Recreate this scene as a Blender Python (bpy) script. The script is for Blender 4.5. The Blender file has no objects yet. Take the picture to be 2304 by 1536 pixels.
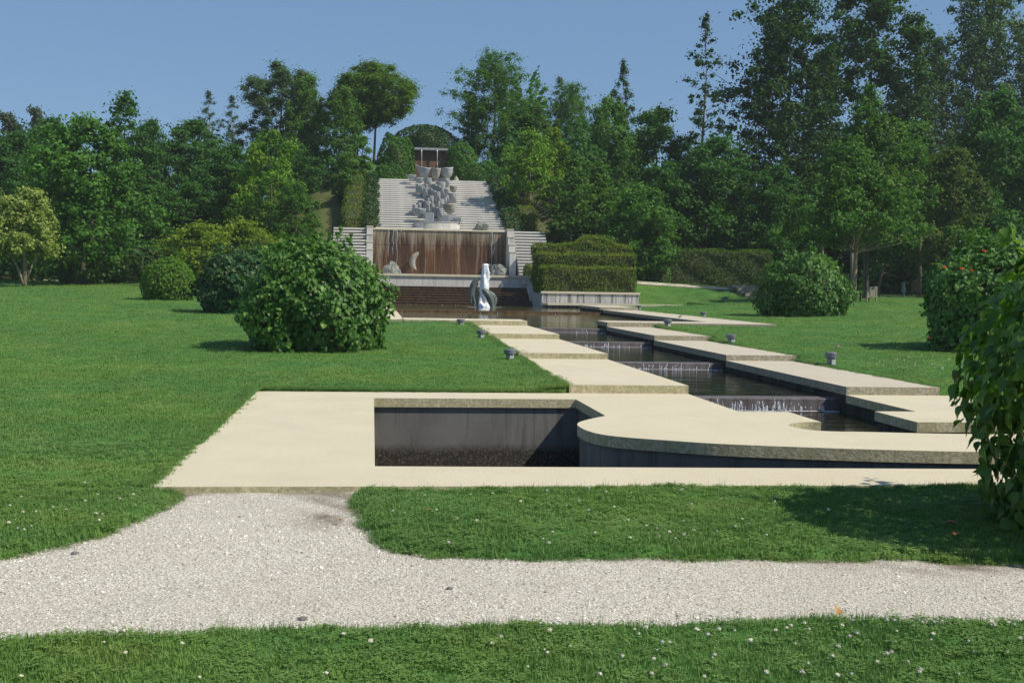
import bpy, bmesh, math, random
import numpy as np
from mathutils import Vector, Matrix
from mathutils.geometry import tessellate_polygon

R = math.radians
rng = np.random.default_rng(7)
random.seed(7)
sc = bpy.context.scene
COL = sc.collection

# ------------------------------------------------------------------ camera
cam_d = bpy.data.cameras.new("camera")
cam_d.sensor_width = 36.0
cam_d.lens = 41.33
cam_d.clip_start = 0.05
cam_d.clip_end = 5000
cam = bpy.data.objects.new("camera", cam_d)
cam.matrix_world = (Matrix.Translation((0, 0, 1.6)) @ Matrix.Rotation(-0.1189, 4, 'Z')
                    @ Matrix.Rotation(math.pi / 2 - 0.0477, 4, 'X') @ Matrix.Rotation(0.0173, 4, 'Z'))
COL.objects.link(cam)
sc.camera = cam

# ------------------------------------------------------------------ light
SUN_DIR = Vector((0.58, -0.30, 0.755)).normalized()      # towards the sun
elev = math.asin(SUN_DIR.z)
azim = math.atan2(SUN_DIR.x, SUN_DIR.y)
world = bpy.data.worlds.new("World")
sc.world = world
world.use_nodes = True
wn = world.node_tree
bg = wn.nodes["Background"]
sky = wn.nodes.new("ShaderNodeTexSky")
sky.sky_type = 'NISHITA'
sky.sun_disc = False
sky.sun_elevation = elev
sky.sun_rotation = azim
sky.altitude = 50
sky.air_density = 1.0
sky.dust_density = 0.0
sky.ozone_density = 7.0
# summer haze evens the sky out: the Nishita sky is mixed with one flat haze blue, the same in every direction
smix = wn.nodes.new('ShaderNodeMix')
smix.data_type = 'RGBA'
smix.inputs[0].default_value = 0.62
smix.inputs[7].default_value = (2.0, 3.45, 5.5, 1)
wn.links.new(sky.outputs[0], smix.inputs[6])
wn.links.new(smix.outputs[2], bg.inputs[0])
bg.inputs[1].default_value = 0.08
sun_d = bpy.data.lights.new("sun", 'SUN')
sun_d.energy = 4.4
sun_d.angle = R(0.6)
sun_d.color = (1.0, 0.92, 0.78)
sun = bpy.data.objects.new("sun", sun_d)
sun.rotation_euler = SUN_DIR.to_track_quat('Z', 'Y').to_euler()
sun.location = (30, -20, 40)
COL.objects.link(sun)
sc.view_settings.view_transform = 'Standard'
sc.view_settings.look = 'None'
sc.view_settings.gamma = 1
sc.view_settings.use_curve_mapping = False
sc.view_settings.exposure = 0.3
HAZE = 0.0003

# ------------------------------------------------------------------ helpers
def tag(o, label=None, cat=None, group=None, kind=None):
    if label: o['label'] = label
    if cat: o['category'] = cat
    if group: o['group'] = group
    if kind: o['kind'] = kind
    return o

def empty(name, loc=(0, 0, 0), label=None, cat=None, group=None, rz=0):
    o = bpy.data.objects.new(name, None)
    o.empty_display_size = 0.3
    o.location = loc
    o.rotation_euler = (0, 0, rz)
    COL.objects.link(o)
    return tag(o, label, cat, group)

class MB:
    """collects verts / faces and links them as one mesh object"""
    def __init__(s):
        s.v = []; s.f = []; s.m = []
    def add(s, vs, fs, mi=0):
        n = len(s.v)
        s.v += [tuple(p) for p in vs]
        s.f += [tuple(i + n for i in f) for f in fs]
        s.m += [mi] * len(fs)
        return s
    def box(s, x0, x1, y0, y1, z0, z1, mi=0):
        vs = [(x0, y0, z0), (x1, y0, z0), (x1, y1, z0), (x0, y1, z0),
              (x0, y0, z1), (x1, y0, z1), (x1, y1, z1), (x0, y1, z1)]
        return s.add(vs, [(3, 2, 1, 0), (4, 5, 6, 7), (0, 1, 5, 4), (1, 2, 6, 5), (2, 3, 7, 6), (3, 0, 4, 7)], mi)
    def tube(s, pts, rad, n=8, mi=0, cap=True):
        pts = [Vector(p) for p in pts]
        if not hasattr(rad, '__len__'): rad = [rad] * len(pts)
        base = len(s.v)
        for i, p in enumerate(pts):
            d = (pts[min(i + 1, len(pts) - 1)] - pts[max(i - 1, 0)])
            if d.length < 1e-6: d = Vector((0, 0, 1))
            d.normalize()
            a = d.orthogonal().normalized() if abs(d.z) < 0.95 else Vector((1, 0, 0))
            a = (a - d * a.dot(d)).normalized()
            b = d.cross(a)
            for k in range(n):
                t = 2 * math.pi * k / n
                q = p + (a * math.cos(t) + b * math.sin(t)) * rad[i]
                s.v.append(tuple(q))
        for i in range(len(pts) - 1):
            for k in range(n):
                a0 = base + i * n + k; a1 = base + i * n + (k + 1) % n
                s.f.append((a0, a1, a1 + n, a0 + n)); s.m.append(mi)
        if cap:
            s.f.append(tuple(base + k for k in range(n))[::-1]); s.m.append(mi)
            e = base + (len(pts) - 1) * n
            s.f.append(tuple(e + k for k in range(n))); s.m.append(mi)
        return s
    def lathe(s, prof, c=(0, 0, 0), n=20, mi=0, sx=1, sy=1, fn=None):
        base = len(s.v)
        for r, z in prof:
            for k in range(n):
                t = 2 * math.pi * k / n
                x, y, zz = r * math.cos(t) * sx, r * math.sin(t) * sy, z
                if fn: x, y, zz = fn(x, y, zz, t)
                s.v.append((c[0] + x, c[1] + y, c[2] + zz))
        for i in range(len(prof) - 1):
            for k in range(n):
                a0 = base + i * n + k; a1 = base + i * n + (k + 1) % n
                s.f.append((a0, a1, a1 + n, a0 + n)); s.m.append(mi)
        s.f.append(tuple(base + k for k in range(n))[::-1]); s.m.append(mi)
        e = base + (len(prof) - 1) * n
        s.f.append(tuple(e + k for k in range(n))); s.m.append(mi)
        return s
    def mesh(s, name, mats, smooth=False):
        me = bpy.data.meshes.new(name)
        me.from_pydata(s.v, [], s.f)
        if not isinstance(mats, (list, tuple)): mats = [mats]
        for m in mats: me.materials.append(m)
        if len(mats) > 1:
            me.polygons.foreach_set('material_index', s.m)
        if smooth:
            me.polygons.foreach_set('use_smooth', [True] * len(me.polygons))
        me.update()
        return me
    def build(s, name, mats, parent=None, smooth=False, loc=None, bevel=0):
        o = bpy.data.objects.new(name, s.mesh(name, mats, smooth))
        COL.objects.link(o)
        if parent: o.parent = parent
        if loc is not None: o.location = loc
        if bevel:
            b = o.modifiers.new('bevel', 'BEVEL'); b.width = bevel; b.segments = 2; b.limit_method = 'ANGLE'
        return o

def fast_mesh(name, V, F, k, mats, tint=None, mi=None, smooth=False):
    """V (n,3) array, F (m,k) array -> mesh"""
    me = bpy.data.meshes.new(name)
    V = np.ascontiguousarray(V, np.float32); F = np.ascontiguousarray(F, np.int32)
    me.vertices.add(len(V)); me.vertices.foreach_set('co', V.ravel())
    me.loops.add(F.size); me.loops.foreach_set('vertex_index', F.ravel())
    me.polygons.add(len(F))
    me.polygons.foreach_set('loop_start', np.arange(0, F.size, k, dtype=np.int32))
    if smooth: me.polygons.foreach_set('use_smooth', np.ones(len(F), bool))
    for m in (mats if isinstance(mats, (list, tuple)) else [mats]): me.materials.append(m)
    if tint is not None:
        a = me.attributes.new('tint', 'FLOAT', 'POINT'); a.data.foreach_set('value', np.ascontiguousarray(tint, np.float32))
    if mi is not None: me.polygons.foreach_set('material_index', np.ascontiguousarray(mi, np.int32))
    me.update(calc_edges=True)
    return me

def link(name, me, parent=None, loc=None):
    o = bpy.data.objects.new(name, me)
    COL.objects.link(o)
    if parent: o.parent = parent
    if loc is not None: o.location = loc
    return o

# ------------------------------------------------------------------ materials
class NT:
    def __init__(s, name):
        s.m = bpy.data.materials.new(name); s.m.use_nodes = True
        s.t = s.m.node_tree; s.n = s.t.nodes; s.l = s.t.links
        s.p = s.n['Principled BSDF']
        s.co = s.n.new('ShaderNodeTexCoord')
        s.out = s.n['Material Output']
    def new(s, typ, **kw):
        n = s.n.new(typ)
        for k, v in kw.items(): setattr(n, k, v)
        return n
    def mapping(s, scale=(1, 1, 1), src='Object'):
        m = s.new('ShaderNodeMapping'); m.inputs['Scale'].default_value = scale
        s.l.new(s.co.outputs[src], m.inputs[0]); return m.outputs[0]
    def noise(s, scale, detail=4, rough=0.6, vec=None, dist=0):
        n = s.new('ShaderNodeTexNoise'); n.inputs['Scale'].default_value = scale
        n.inputs['Detail'].default_value = detail; n.inputs['Roughness'].default_value = rough
        n.inputs['Distortion'].default_value = dist
        s.l.new(vec if vec else s.co.outputs['Object'], n.inputs['Vector']); return n.outputs[0]
    def ramp(s, f, stops):
        r = s.new('ShaderNodeValToRGB'); e = r.color_ramp.elements
        while len(e) < len(stops): e.new(0.5)
        for q, (p, c) in zip(e, stops):
            q.position = p; q.color = (*c, 1) if len(c) == 3 else c
        s.l.new(f, r.inputs[0]); return r.outputs[0]
    def mix(s, f, a, b, mode='MIX'):
        m = s.new('ShaderNodeMix', data_type='RGBA', blend_type=mode)
        for sock, v in ((m.inputs[0], f), (m.inputs[6], a), (m.inputs[7], b)):
            if isinstance(v, (int, float)): sock.default_value = v
            elif isinstance(v, tuple): sock.default_value = (*v, 1)
            else: s.l.new(v, sock)
        return m.outputs[2]
    def math(s, op, a, b=0.0, clamp=False):
        m = s.new('ShaderNodeMath', operation=op); m.use_clamp = clamp
        for sock, v in ((m.inputs[0], a), (m.inputs[1], b)):
            if isinstance(v, (int, float)): sock.default_value = v
            else: s.l.new(v, sock)
        return m.outputs[0]
    def bump(s, h, strength=0.3, dist=0.02):
        b = s.new('ShaderNodeBump'); b.inputs['Strength'].default_value = strength
        b.inputs['Distance'].default_value = dist
        s.l.new(h, b.inputs['Height']); s.l.new(b.outputs[0], s.p.inputs['Normal']); return b
    def col(s, c):
        if isinstance(c, tuple): s.p.inputs['Base Color'].default_value = (*c, 1)
        else: s.l.new(c, s.p.inputs['Base Color'])
    def fin(s, rough=0.8, spec=0.3):
        s.p.inputs['Roughness'].default_value = rough
        s.p.inputs['Specular IOR Level'].default_value = spec
        return s.m
    def attr(s, name='tint'):
        a = s.new('ShaderNodeAttribute', attribute_name=name); return a.outputs['Fac']
    def geo_z(s):
        g = s.new('ShaderNodeNewGeometry'); x = s.new('ShaderNodeSeparateXYZ')
        s.l.new(g.outputs['Position'], x.inputs[0]); return x.outputs

def m_stone(name, a, b, scale=3.0, speck=None, bump=0.25, rough=0.85, streak=None, bscale=60):
    t = NT(name)
    c = t.ramp(t.noise(scale, 6, 0.65), [(0.3, a), (0.7, b)])
    if speck:
        c = t.mix(t.ramp(t.noise(speck[0], 2, 0.5), [(0.35, (1, 1, 1)), (0.62, (0, 0, 0))]), c, speck[1])
    if streak:
        v = t.mapping((streak[0], streak[0], streak[0] * 0.06))
        c = t.mix(t.ramp(t.noise(1.0, 5, 0.7, v), [(streak[2], (0, 0, 0)), (streak[3], (1, 1, 1))]), c, streak[1])
    t.col(c)
    t.bump(t.noise(bscale, 3, 0.6), bump, 0.01)
    return t.fin(rough, 0.25)

def stained(name, grain):
    m = M[name]; t_ = m.node_tree; p = t_.nodes['Principled BSDF']; src = p.inputs['Base Color'].links[0].from_socket
    co = [n for n in t_.nodes if n.type == 'TEX_COORD'][0]
    for sc_n, lo, hi, colr, k in ((grain, .52, .70, (0.40, 0.34, 0.24, 1), .55), (0.7, .50, .75, (0.50, 0.44, 0.33, 1), .5), (9, .60, .72, (0.42, 0.37, 0.27, 1), .35), (24, .48, .66, (0.47, 0.41, 0.30, 1), .5)):
        n = t_.nodes.new('ShaderNodeTexNoise'); n.inputs['Scale'].default_value = sc_n; n.inputs['Detail'].default_value = 5; n.inputs['Roughness'].default_value = .7
        t_.links.new(co.outputs['Object'], n.inputs['Vector'])
        r = t_.nodes.new('ShaderNodeMapRange'); r.inputs[1].default_value = lo; r.inputs[2].default_value = hi; r.inputs[4].default_value = k
        t_.links.new(n.outputs[0], r.inputs[0])
        x = t_.nodes.new('ShaderNodeMix'); x.data_type = 'RGBA'; x.inputs[7].default_value = colr
        t_.links.new(r.outputs[0], x.inputs[0]); t_.links.new(src, x.inputs[6]); src = x.outputs[2]
    t_.links.new(src, p.inputs['Base Color'])

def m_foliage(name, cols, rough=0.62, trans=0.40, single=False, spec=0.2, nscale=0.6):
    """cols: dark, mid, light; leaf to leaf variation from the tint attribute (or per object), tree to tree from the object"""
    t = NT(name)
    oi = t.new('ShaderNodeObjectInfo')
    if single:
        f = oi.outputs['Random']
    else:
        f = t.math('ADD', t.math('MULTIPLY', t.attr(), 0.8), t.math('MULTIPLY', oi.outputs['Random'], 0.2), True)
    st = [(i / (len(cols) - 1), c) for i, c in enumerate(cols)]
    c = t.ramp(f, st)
    t.col(c)
    t.p.inputs['Roughness'].default_value = rough
    t.p.inputs['Specular IOR Level'].default_value = spec
    tr = t.new('ShaderNodeBsdfTranslucent')
    t.l.new(t.mix(1.0, c, (1.0, 1.25, 0.5), 'MULTIPLY'), tr.inputs[0])
    ms = t.new('ShaderNodeMixShader'); ms.inputs[0].default_value = trans
    t.l.new(t.p.outputs[0], ms.inputs[1]); t.l.new(tr.outputs[0], ms.inputs[2])
    t.l.new(ms.outputs[0], t.out.inputs[0])
    return t.m

M = {}
M['slab_top'] = m_stone('cream_aggregate', (0.60, 0.55, 0.405), (0.71, 0.655, 0.50), 1.2, (160, (0.44, 0.39, 0.28)), 0.35, 0.9, bscale=220)
M['slab_top2'] = m_stone('worn_aggregate', (0.50, 0.455, 0.375), (0.60, 0.55, 0.46), 1.4, (150, (0.38, 0.34, 0.27)), 0.35, 0.9, bscale=200)
M['slab_side'] = m_stone('mossy_edge', (0.48, 0.43, 0.27), (0.60, 0.54, 0.38), 4.5, (26, (0.34, 0.30, 0.18)), 0.5, 0.92, (5, (0.33, 0.31, 0.165), 0.45, 0.72), 40)
M['slab_side2'] = m_stone('grey_edge', (0.36, 0.33, 0.25), (0.48, 0.44, 0.35), 4.5, (26, (0.24, 0.21, 0.15)), 0.5, 0.92, (4, (0.27, 0.245, 0.17), 0.45, 0.72), 40)
M['basin_wall'] = None
stained('slab_top', 55)
stained('slab_top2', 50)
t = NT('basin_plaster')
c = t.ramp(t.noise(1.6, 6, 0.65), [(0.3, (0.118, 0.114, 0.108)), (0.7, (0.172, 0.167, 0.158))])
c = t.mix(t.ramp(t.noise(1.0, 5, 0.7, t.mapping((7, 7, 0.5))), [(0.5, (0, 0, 0)), (0.75, (1, 1, 1))]), c, (0.055, 0.055, 0.05))
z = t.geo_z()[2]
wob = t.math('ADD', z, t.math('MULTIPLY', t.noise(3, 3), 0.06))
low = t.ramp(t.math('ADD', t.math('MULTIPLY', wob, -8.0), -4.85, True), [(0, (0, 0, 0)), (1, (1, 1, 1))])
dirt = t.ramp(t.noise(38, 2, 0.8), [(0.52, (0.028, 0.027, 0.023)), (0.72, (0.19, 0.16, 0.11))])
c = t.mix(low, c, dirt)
t.col(c); t.bump(t.noise(30, 4), 0.2, 0.01)
M['basin_wall'] = t.fin(0.7, 0.3)
M['canal_wall'] = m_stone('canal_wall', (0.045, 0.043, 0.038), (0.09, 0.085, 0.072), 2.2, None, 0.4, 0.75, (5, (0.02, 0.02, 0.016), 0.4, 0.65), 30)
M['weir'] = m_stone('weir_concrete', (0.12, 0.105, 0.105), (0.19, 0.165, 0.165), 3, None, 0.4, 0.35, (12, (0.07, 0.055, 0.05), 0.45, 0.7), 30)
M['white_wall'] = m_stone('pale_concrete', (0.50, 0.49, 0.47), (0.60, 0.58, 0.55), 1.5, None, 0.2, 0.85, (3.0, (0.33, 0.33, 0.34), 0.5, 0.75), 40)
M['coping'] = m_stone('coping_stone', (0.56, 0.50, 0.38), (0.66, 0.60, 0.47), 2, None, 0.25, 0.85, None, 60)
M['panel'] = m_stone('stained_panel', (0.44, 0.44, 0.44), (0.55, 0.54, 0.52), 2, None, 0.2, 0.85, (5.5, (0.15, 0.155, 0.17), 0.44, 0.6), 40)
M['step_stone'] = m_stone('step_stone', (0.50, 0.485, 0.455), (0.68, 0.665, 0.635), 0.9, None, 0.2, 0.9, None, 30)
M['step_riser'] = m_stone('step_riser', (0.15, 0.142, 0.135), (0.28, 0.268, 0.25), 0.55, None, 0.2, 0.9, None, 30)  # darker than the treads: stains, plus the nosing shadow put into the colour
M['rust_step'] = m_stone('rusty_wet_step', (0.060, 0.038, 0.026), (0.135, 0.085, 0.055), 1.8, None, 0.3, 0.4, (6, (0.03, 0.016, 0.012), 0.42, 0.66), 20)
M['rust_weir'] = m_stone('brown_weir', (0.10, 0.06, 0.03), (0.17, 0.11, 0.05), 1.5, None, 0.3, 0.4, (4, (0.04, 0.02, 0.015), 0.45, 0.7), 20)
t = NT('waterfall_wall')
sx = t.new('ShaderNodeSeparateXYZ'); t.l.new(t.co.outputs['Object'], sx.inputs[0])
n1 = t.noise(1.0, 4, 0.6, t.mapping((1.3, 1.3, 0.10)))
n2 = t.noise(1.0, 5, 0.7, t.mapping((3.2, 3.2, 0.22)))
n3 = t.noise(1.0, 4, 0.7, t.mapping((6.5, 6.5, 0.5)))
rust = t.ramp(n2, [(0.30, (0.022, 0.012, 0.007)), (0.45, (0.072, 0.032, 0.013)), (0.57, (0.130, 0.060, 0.022)), (0.70, (0.21, 0.125, 0.060))])
beige = t.ramp(n3, [(0.3, (0.20, 0.165, 0.115)), (0.7, (0.38, 0.325, 0.235))])
side = t.math('ABSOLUTE', t.math('SUBTRACT', sx.outputs[0], 4.4))
top = t.math('MULTIPLY', t.math('SUBTRACT', sx.outputs[2], 1.7), 1.0)
s2 = t.math('MULTIPLY', t.math('SUBTRACT', side, 2.7), 0.5)
s2 = t.math('MULTIPLY', s2, t.math('MULTIPLY', sx.outputs[2], 0.36, True))
fac = t.math('ADD', t.math('MAXIMUM', top, s2), t.math('MULTIPLY', t.math('SUBTRACT', n2, 0.52), 5.0))
fac = t.math('MULTIPLY', fac, 0.85, True)
c = t.mix(fac, rust, beige)
c = t.mix(t.ramp(n3, [(0.50, (0, 0, 0)), (0.66, (0.85, 0.85, 0.85))]), c, (0.040, 0.022, 0.013))
c = t.mix(t.ramp(n1, [(0.52, (0, 0, 0)), (0.66, (0.6, 0.6, 0.6))]), c, (0.055, 0.028, 0.015))
t.col(c); t.bump(n2, 0.2, 0.02)
M['fall_wall'] = t.fin(0.45, 0.4)
M['rust_upper'] = m_stone('rust_upper', (0.05, 0.030, 0.022), (0.11, 0.062, 0.040), 1.5, None, 0.3, 0.5, (4, (0.22, 0.12, 0.06), 0.55, 0.75), 20)
M['grey_stone'] = m_stone('grey_carved_stone', (0.22, 0.235, 0.25), (0.34, 0.355, 0.37), 1.8, None, 0.4, 0.85, None, 14)
M['grey_stone2'] = m_stone('olive_carved_stone', (0.22, 0.22, 0.185), (0.33, 0.325, 0.28), 1.8, None, 0.5, 0.85, None, 14)
M['rock'] = m_stone('green_grey_rock', (0.13, 0.145, 0.125), (0.30, 0.32, 0.285), 2.4, None, 0.8, 0.9, None, 7)
M['bronze'] = m_stone('patinated_bronze', (0.05, 0.065, 0.07), (0.16, 0.19, 0.18), 2.5, None, 0.3, 0.42, None, 12)
M['fixture'] = m_stone('grey_fixture', (0.22, 0.235, 0.26), (0.30, 0.31, 0.33), 6, None, 0.1, 0.5, None, 60)
M['fixture_dark'] = m_stone('fixture_cap', (0.12, 0.13, 0.155), (0.17, 0.18, 0.205), 6, None, 0.1, 0.4, None, 60)
M['fixture_lens'] = m_stone('fixture_lens', (0.35, 0.38, 0.38), (0.45, 0.47, 0.47), 6, None, 0.1, 0.25, None, 60)
M['old_wood'] = m_stone('weathered_wood', (0.22, 0.20, 0.15), (0.34, 0.31, 0.24), 5, None, 0.3, 0.85, (14, (0.14, 0.12, 0.08), 0.5, 0.7), 40)
M['brown_wood'] = m_stone('brown_wood', (0.13, 0.075, 0.045), (0.20, 0.12, 0.075), 5, None, 0.3, 0.85, (14, (0.08, 0.05, 0.03), 0.5, 0.7), 40)
M['bark'] = m_stone('bark', (0.085, 0.075, 0.055), (0.17, 0.15, 0.115), 3, None, 1.0, 0.95, (6, (0.05, 0.045, 0.035), 0.45, 0.65), 12)
M['bark_pale'] = m_stone('pale_bark', (0.21, 0.175, 0.125), (0.33, 0.28, 0.20), 3, None, 0.8, 0.95, (6, (0.12, 0.10, 0.07), 0.45, 0.7), 12)
M['bark_red'] = m_stone('pine_bark', (0.15, 0.095, 0.07), (0.25, 0.17, 0.13), 3, None, 0.8, 0.95, None, 12)
M['twig'] = m_stone('twig', (0.05, 0.055, 0.025), (0.09, 0.10, 0.045), 5, None, 0.3, 0.95, None, 30)
M['soil'] = m_stone('soil', (0.06, 0.045, 0.03), (0.11, 0.085, 0.06), 3, None, 0.6, 0.95, None, 20)
M['far_path'] = m_stone('pale_path', (0.42, 0.37, 0.30), (0.52, 0.47, 0.40), 3, None, 0.3, 0.95, None, 30)

def m_water(name, base, wave=(3.0, 9.0, 1), strength=0.12, rough=0.04):
    t = NT(name)
    t.col(t.ramp(t.noise(0.35, 3), [(0.3, base), (0.7, tuple(q * 1.5 for q in base))]))
    v = t.mapping(wave)
    t.bump(t.math('ADD', t.noise(1.0, 3, 0.5, v, 0.6), t.math('MULTIPLY', t.noise(4.0, 2, 0.5, v), 0.25)), strength, 0.06)
    m = t.fin(rough, 0.5); t.p.inputs['IOR'].default_value = 1.33
    return m
M['water'] = m_water('murky_canal_water', (0.014, 0.014, 0.008), (0.7, 2.4, 1), 0.35)
M['pool_water'] = m_water('olive_pool_water', (0.085, 0.075, 0.026), (0.8, 2.5, 1), 0.18, 0.06)
t = NT('white_water')
t.col((0.82, 0.86, 0.92)); t.bump(t.noise(9, 4, 0.8), 0.8, 0.05)
t.p.inputs['Subsurface Weight'].default_value = 0.0
M['foam'] = t.fin(0.25, 0.6)
t = NT('falling_water')
t.col((0.36, 0.39, 0.42)); t.bump(t.noise(1.0, 3, 0.8, t.mapping((30, 30, 4))), 1.0, 0.05)
M['stream'] = t.fin(0.12, 0.8)

# gravel base
t = NT('gravel')
vo = t.new('ShaderNodeTexVoronoi'); vo.inputs['Scale'].default_value = 75
t.l.new(t.co.outputs['Object'], vo.inputs['Vector'])
c = t.ramp(vo.outputs['Color'], [(0.15, (0.38, 0.35, 0.29)), (0.5, (0.57, 0.54, 0.46)), (0.85, (0.72, 0.69, 0.61))])
c = t.mix(t.ramp(vo.outputs['Distance'], [(0.45, (0, 0, 0)), (0.9, (1, 1, 1))]), c, (0.20, 0.175, 0.15))
c = t.mix(t.ramp(t.noise(1.1, 5, 0.7), [(0.45, (0, 0, 0)), (0.8, (0.6, 0.6, 0.6))]), c, (0.40, 0.35, 0.29))
c = t.mix(t.ramp(t.noise(0.45, 4, 0.6), [(0.35, (0, 0, 0)), (0.7, (0.5, 0.5, 0.5))]), c, (0.42, 0.39, 0.34))
c = t.mix(t.attr('dirt'), c, t.ramp(t.noise(14, 4, 0.7), [(0.35, (0.075, 0.058, 0.04)), (0.65, (0.22, 0.18, 0.13))]))
t.col(c); t.bump(vo.outputs['Distance'], 0.7, 0.01)
M['gravel'] = t.fin(0.95, 0.15)
t = NT('gravel_stone')
oi = t.new('ShaderNodeObjectInfo')
t.col(t.ramp(oi.outputs['Random'], [(0.0, (0.16, 0.14, 0.115)), (0.16, (0.48, 0.455, 0.40)), (0.6, (0.66, 0.63, 0.55)), (1.0, (0.85, 0.82, 0.75))]))
M['stone_bit'] = t.fin(0.85, 0.2)

# lawn base
t = NT('lawn_ground')
pos = t.new('ShaderNodeNewGeometry').outputs['Position']
n0 = t.noise(0.22, 4, 0.6, pos); n1 = t.noise(1.1, 5, 0.65, pos); n2 = t.noise(60, 3, 0.7, pos)
c = t.ramp(n1, [(0.28, (0.056, 0.142, 0.030)), (0.5, (0.085, 0.180, 0.037)), (0.72, (0.140, 0.205, 0.054))])
c = t.mix(t.ramp(n0, [(0.35, (0, 0, 0)), (0.7, (0.6, 0.6, 0.6))]), c, (0.048, 0.148, 0.043))
c = t.mix(t.ramp(n2, [(0.3, (0.45, 0.45, 0.45)), (0.6, (0, 0, 0))]), c, (0.050, 0.110, 0.024))
soil_f = t.attr('soil')
c = t.mix(soil_f, c, t.ramp(n1, [(0.3, (0.05, 0.036, 0.022)), (0.7, (0.105, 0.085, 0.05))]))
dry_f = t.attr('dry')
c = t.mix(dry_f, c, t.ramp(t.noise(0.9, 5, 0.7, pos), [(0.3, (0.065, 0.105, 0.028)), (0.7, (0.135, 0.125, 0.050))]))
t.col(c); t.bump(n2, 0.5, 0.02)
M['lawn'] = t.fin(0.95, 0.1)
t = NT('grass_blade')
pos = t.new('ShaderNodeNewGeometry').outputs['Position']
n0 = t.noise(0.22, 4, 0.6, pos); n1 = t.noise(1.1, 5, 0.65, pos)
c = t.ramp(n1, [(0.28, (0.076, 0.202, 0.036)), (0.5, (0.130, 0.262, 0.046)), (0.72, (0.222, 0.300, 0.074))])
c = t.mix(t.ramp(n0, [(0.40, (0, 0, 0)), (0.62, (0.8, 0.8, 0.8))]), c, (0.068, 0.208, 0.054))
c = t.mix(t.ramp(t.noise(0.5, 5, 0.75, pos), [(0.58, (0, 0, 0)), (0.72, (0.45, 0.45, 0.45))]), c, (0.21, 0.22, 0.085))
c = t.mix(t.math('MULTIPLY', t.attr(), 0.5), c, (0.28, 0.38, 0.12))
t.col(c)
t.p.inputs['Roughness'].default_value = 0.55; t.p.inputs['Specular IOR Level'].default_value = 0.25
tr = t.new('ShaderNodeBsdfTranslucent'); t.l.new(c, tr.inputs[0])
ms = t.new('ShaderNodeMixShader'); ms.inputs[0].default_value = 0.3
t.l.new(t.p.outputs[0], ms.inputs[1]); t.l.new(tr.outputs[0], ms.inputs[2]); t.l.new(ms.outputs[0], t.out.inputs[0])
M['blade'] = t.m

F = {}
F['dark'] = m_foliage('dark_leaf', [(0.034, 0.100, 0.020), (0.058, 0.155, 0.030), (0.098, 0.215, 0.040)])
F['deep'] = m_foliage('deep_green_leaf', [(0.019, 0.056, 0.015), (0.038, 0.096, 0.022), (0.072, 0.148, 0.030)])
F['mid'] = m_foliage('mid_leaf', [(0.042, 0.110, 0.020), (0.088, 0.195, 0.030), (0.150, 0.275, 0.044)])
F['bright'] = m_foliage('bright_leaf', [(0.085, 0.180, 0.022), (0.155, 0.285, 0.032), (0.240, 0.370, 0.045)])
F['blue'] = m_foliage('blue_green_needle', [(0.044, 0.095, 0.042), (0.084, 0.150, 0.064), (0.135, 0.210, 0.086)])
F['olive'] = m_foliage('olive_leaf', [(0.048, 0.082, 0.020), (0.088, 0.135, 0.032), (0.145, 0.185, 0.048)])
F['yellow'] = m_foliage('yellow_green_leaf', [(0.085, 0.150, 0.016), (0.175, 0.255, 0.024), (0.300, 0.360, 0.038)])
F['cream'] = m_foliage('cream_green_leaf', [(0.110, 0.190, 0.030), (0.270, 0.340, 0.080), (0.480, 0.500, 0.200)])
F['maple'] = m_foliage('maple_leaf', [(0.044, 0.125, 0.022), (0.092, 0.215, 0.036), (0.170, 0.310, 0.056)])
F['tipped'] = m_foliage('warm_tipped_leaf', [(0.036, 0.100, 0.020), (0.072, 0.165, 0.030), (0.120, 0.225, 0.040), (0.220, 0.215, 0.050)])
F['umbrella'] = m_foliage('umbrella_needle', [(0.052, 0.110, 0.018), (0.100, 0.185, 0.026), (0.165, 0.270, 0.036)])
F['far'] = m_foliage('far_leaf', [(0.050, 0.080, 0.052), (0.078, 0.115, 0.070), (0.105, 0.142, 0.085)])  # greyer and bluer: haze of distance put into the leaf colour
F['hedge'] = m_foliage('hedge_leaf', [(0.050, 0.092, 0.014), (0.105, 0.165, 0.020), (0.170, 0.225, 0.030), (0.230, 0.215, 0.050)])
F['darkhedge'] = m_foliage('dark_hedge_leaf', [(0.040, 0.085, 0.016), (0.080, 0.145, 0.026), (0.135, 0.200, 0.036)])
F['box'] = m_foliage('box_leaf', [(0.045, 0.105, 0.014), (0.085, 0.185, 0.022), (0.150, 0.255, 0.034)])
IVY = [(0.032, 0.090, 0.020), (0.062, 0.155, 0.030), (0.115, 0.235, 0.046), (0.185, 0.315, 0.070)]
F['ivy'] = m_foliage('ivy_leaf', IVY, 0.48, 0.34, spec=0.3)
F['ivy_one'] = m_foliage('ivy_leaf_one', IVY, 0.48, 0.34, single=True, spec=0.3)
F['ivyd'] = m_foliage('dark_ivy_leaf', [(0.020, 0.062, 0.018), (0.038, 0.098, 0.028), (0.070, 0.142, 0.042)], 0.5, 0.2, spec=0.3)
CRP = [(0.045, 0.110, 0.018), (0.088, 0.190, 0.028), (0.150, 0.270, 0.042), (0.260, 0.390, 0.062)]
F['creeper'] = m_foliage('creeper_leaf', CRP, 0.42, 0.45, spec=0.4)
F['creeper_one'] = m_foliage('creeper_leaf_one', CRP, 0.42, 0.45, single=True, spec=0.4)
t = NT('orange_flower'); t.col((0.65, 0.13, 0.03)); M['orange'] = t.fin(0.6)
t = NT('brown_leaf'); t.col(t.ramp(t.noise(20, 3), [(0.3, (0.20, 0.07, 0.03)), (0.7, (0.36, 0.14, 0.06))])); M['brown_leaf'] = t.fin(0.7)
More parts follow.
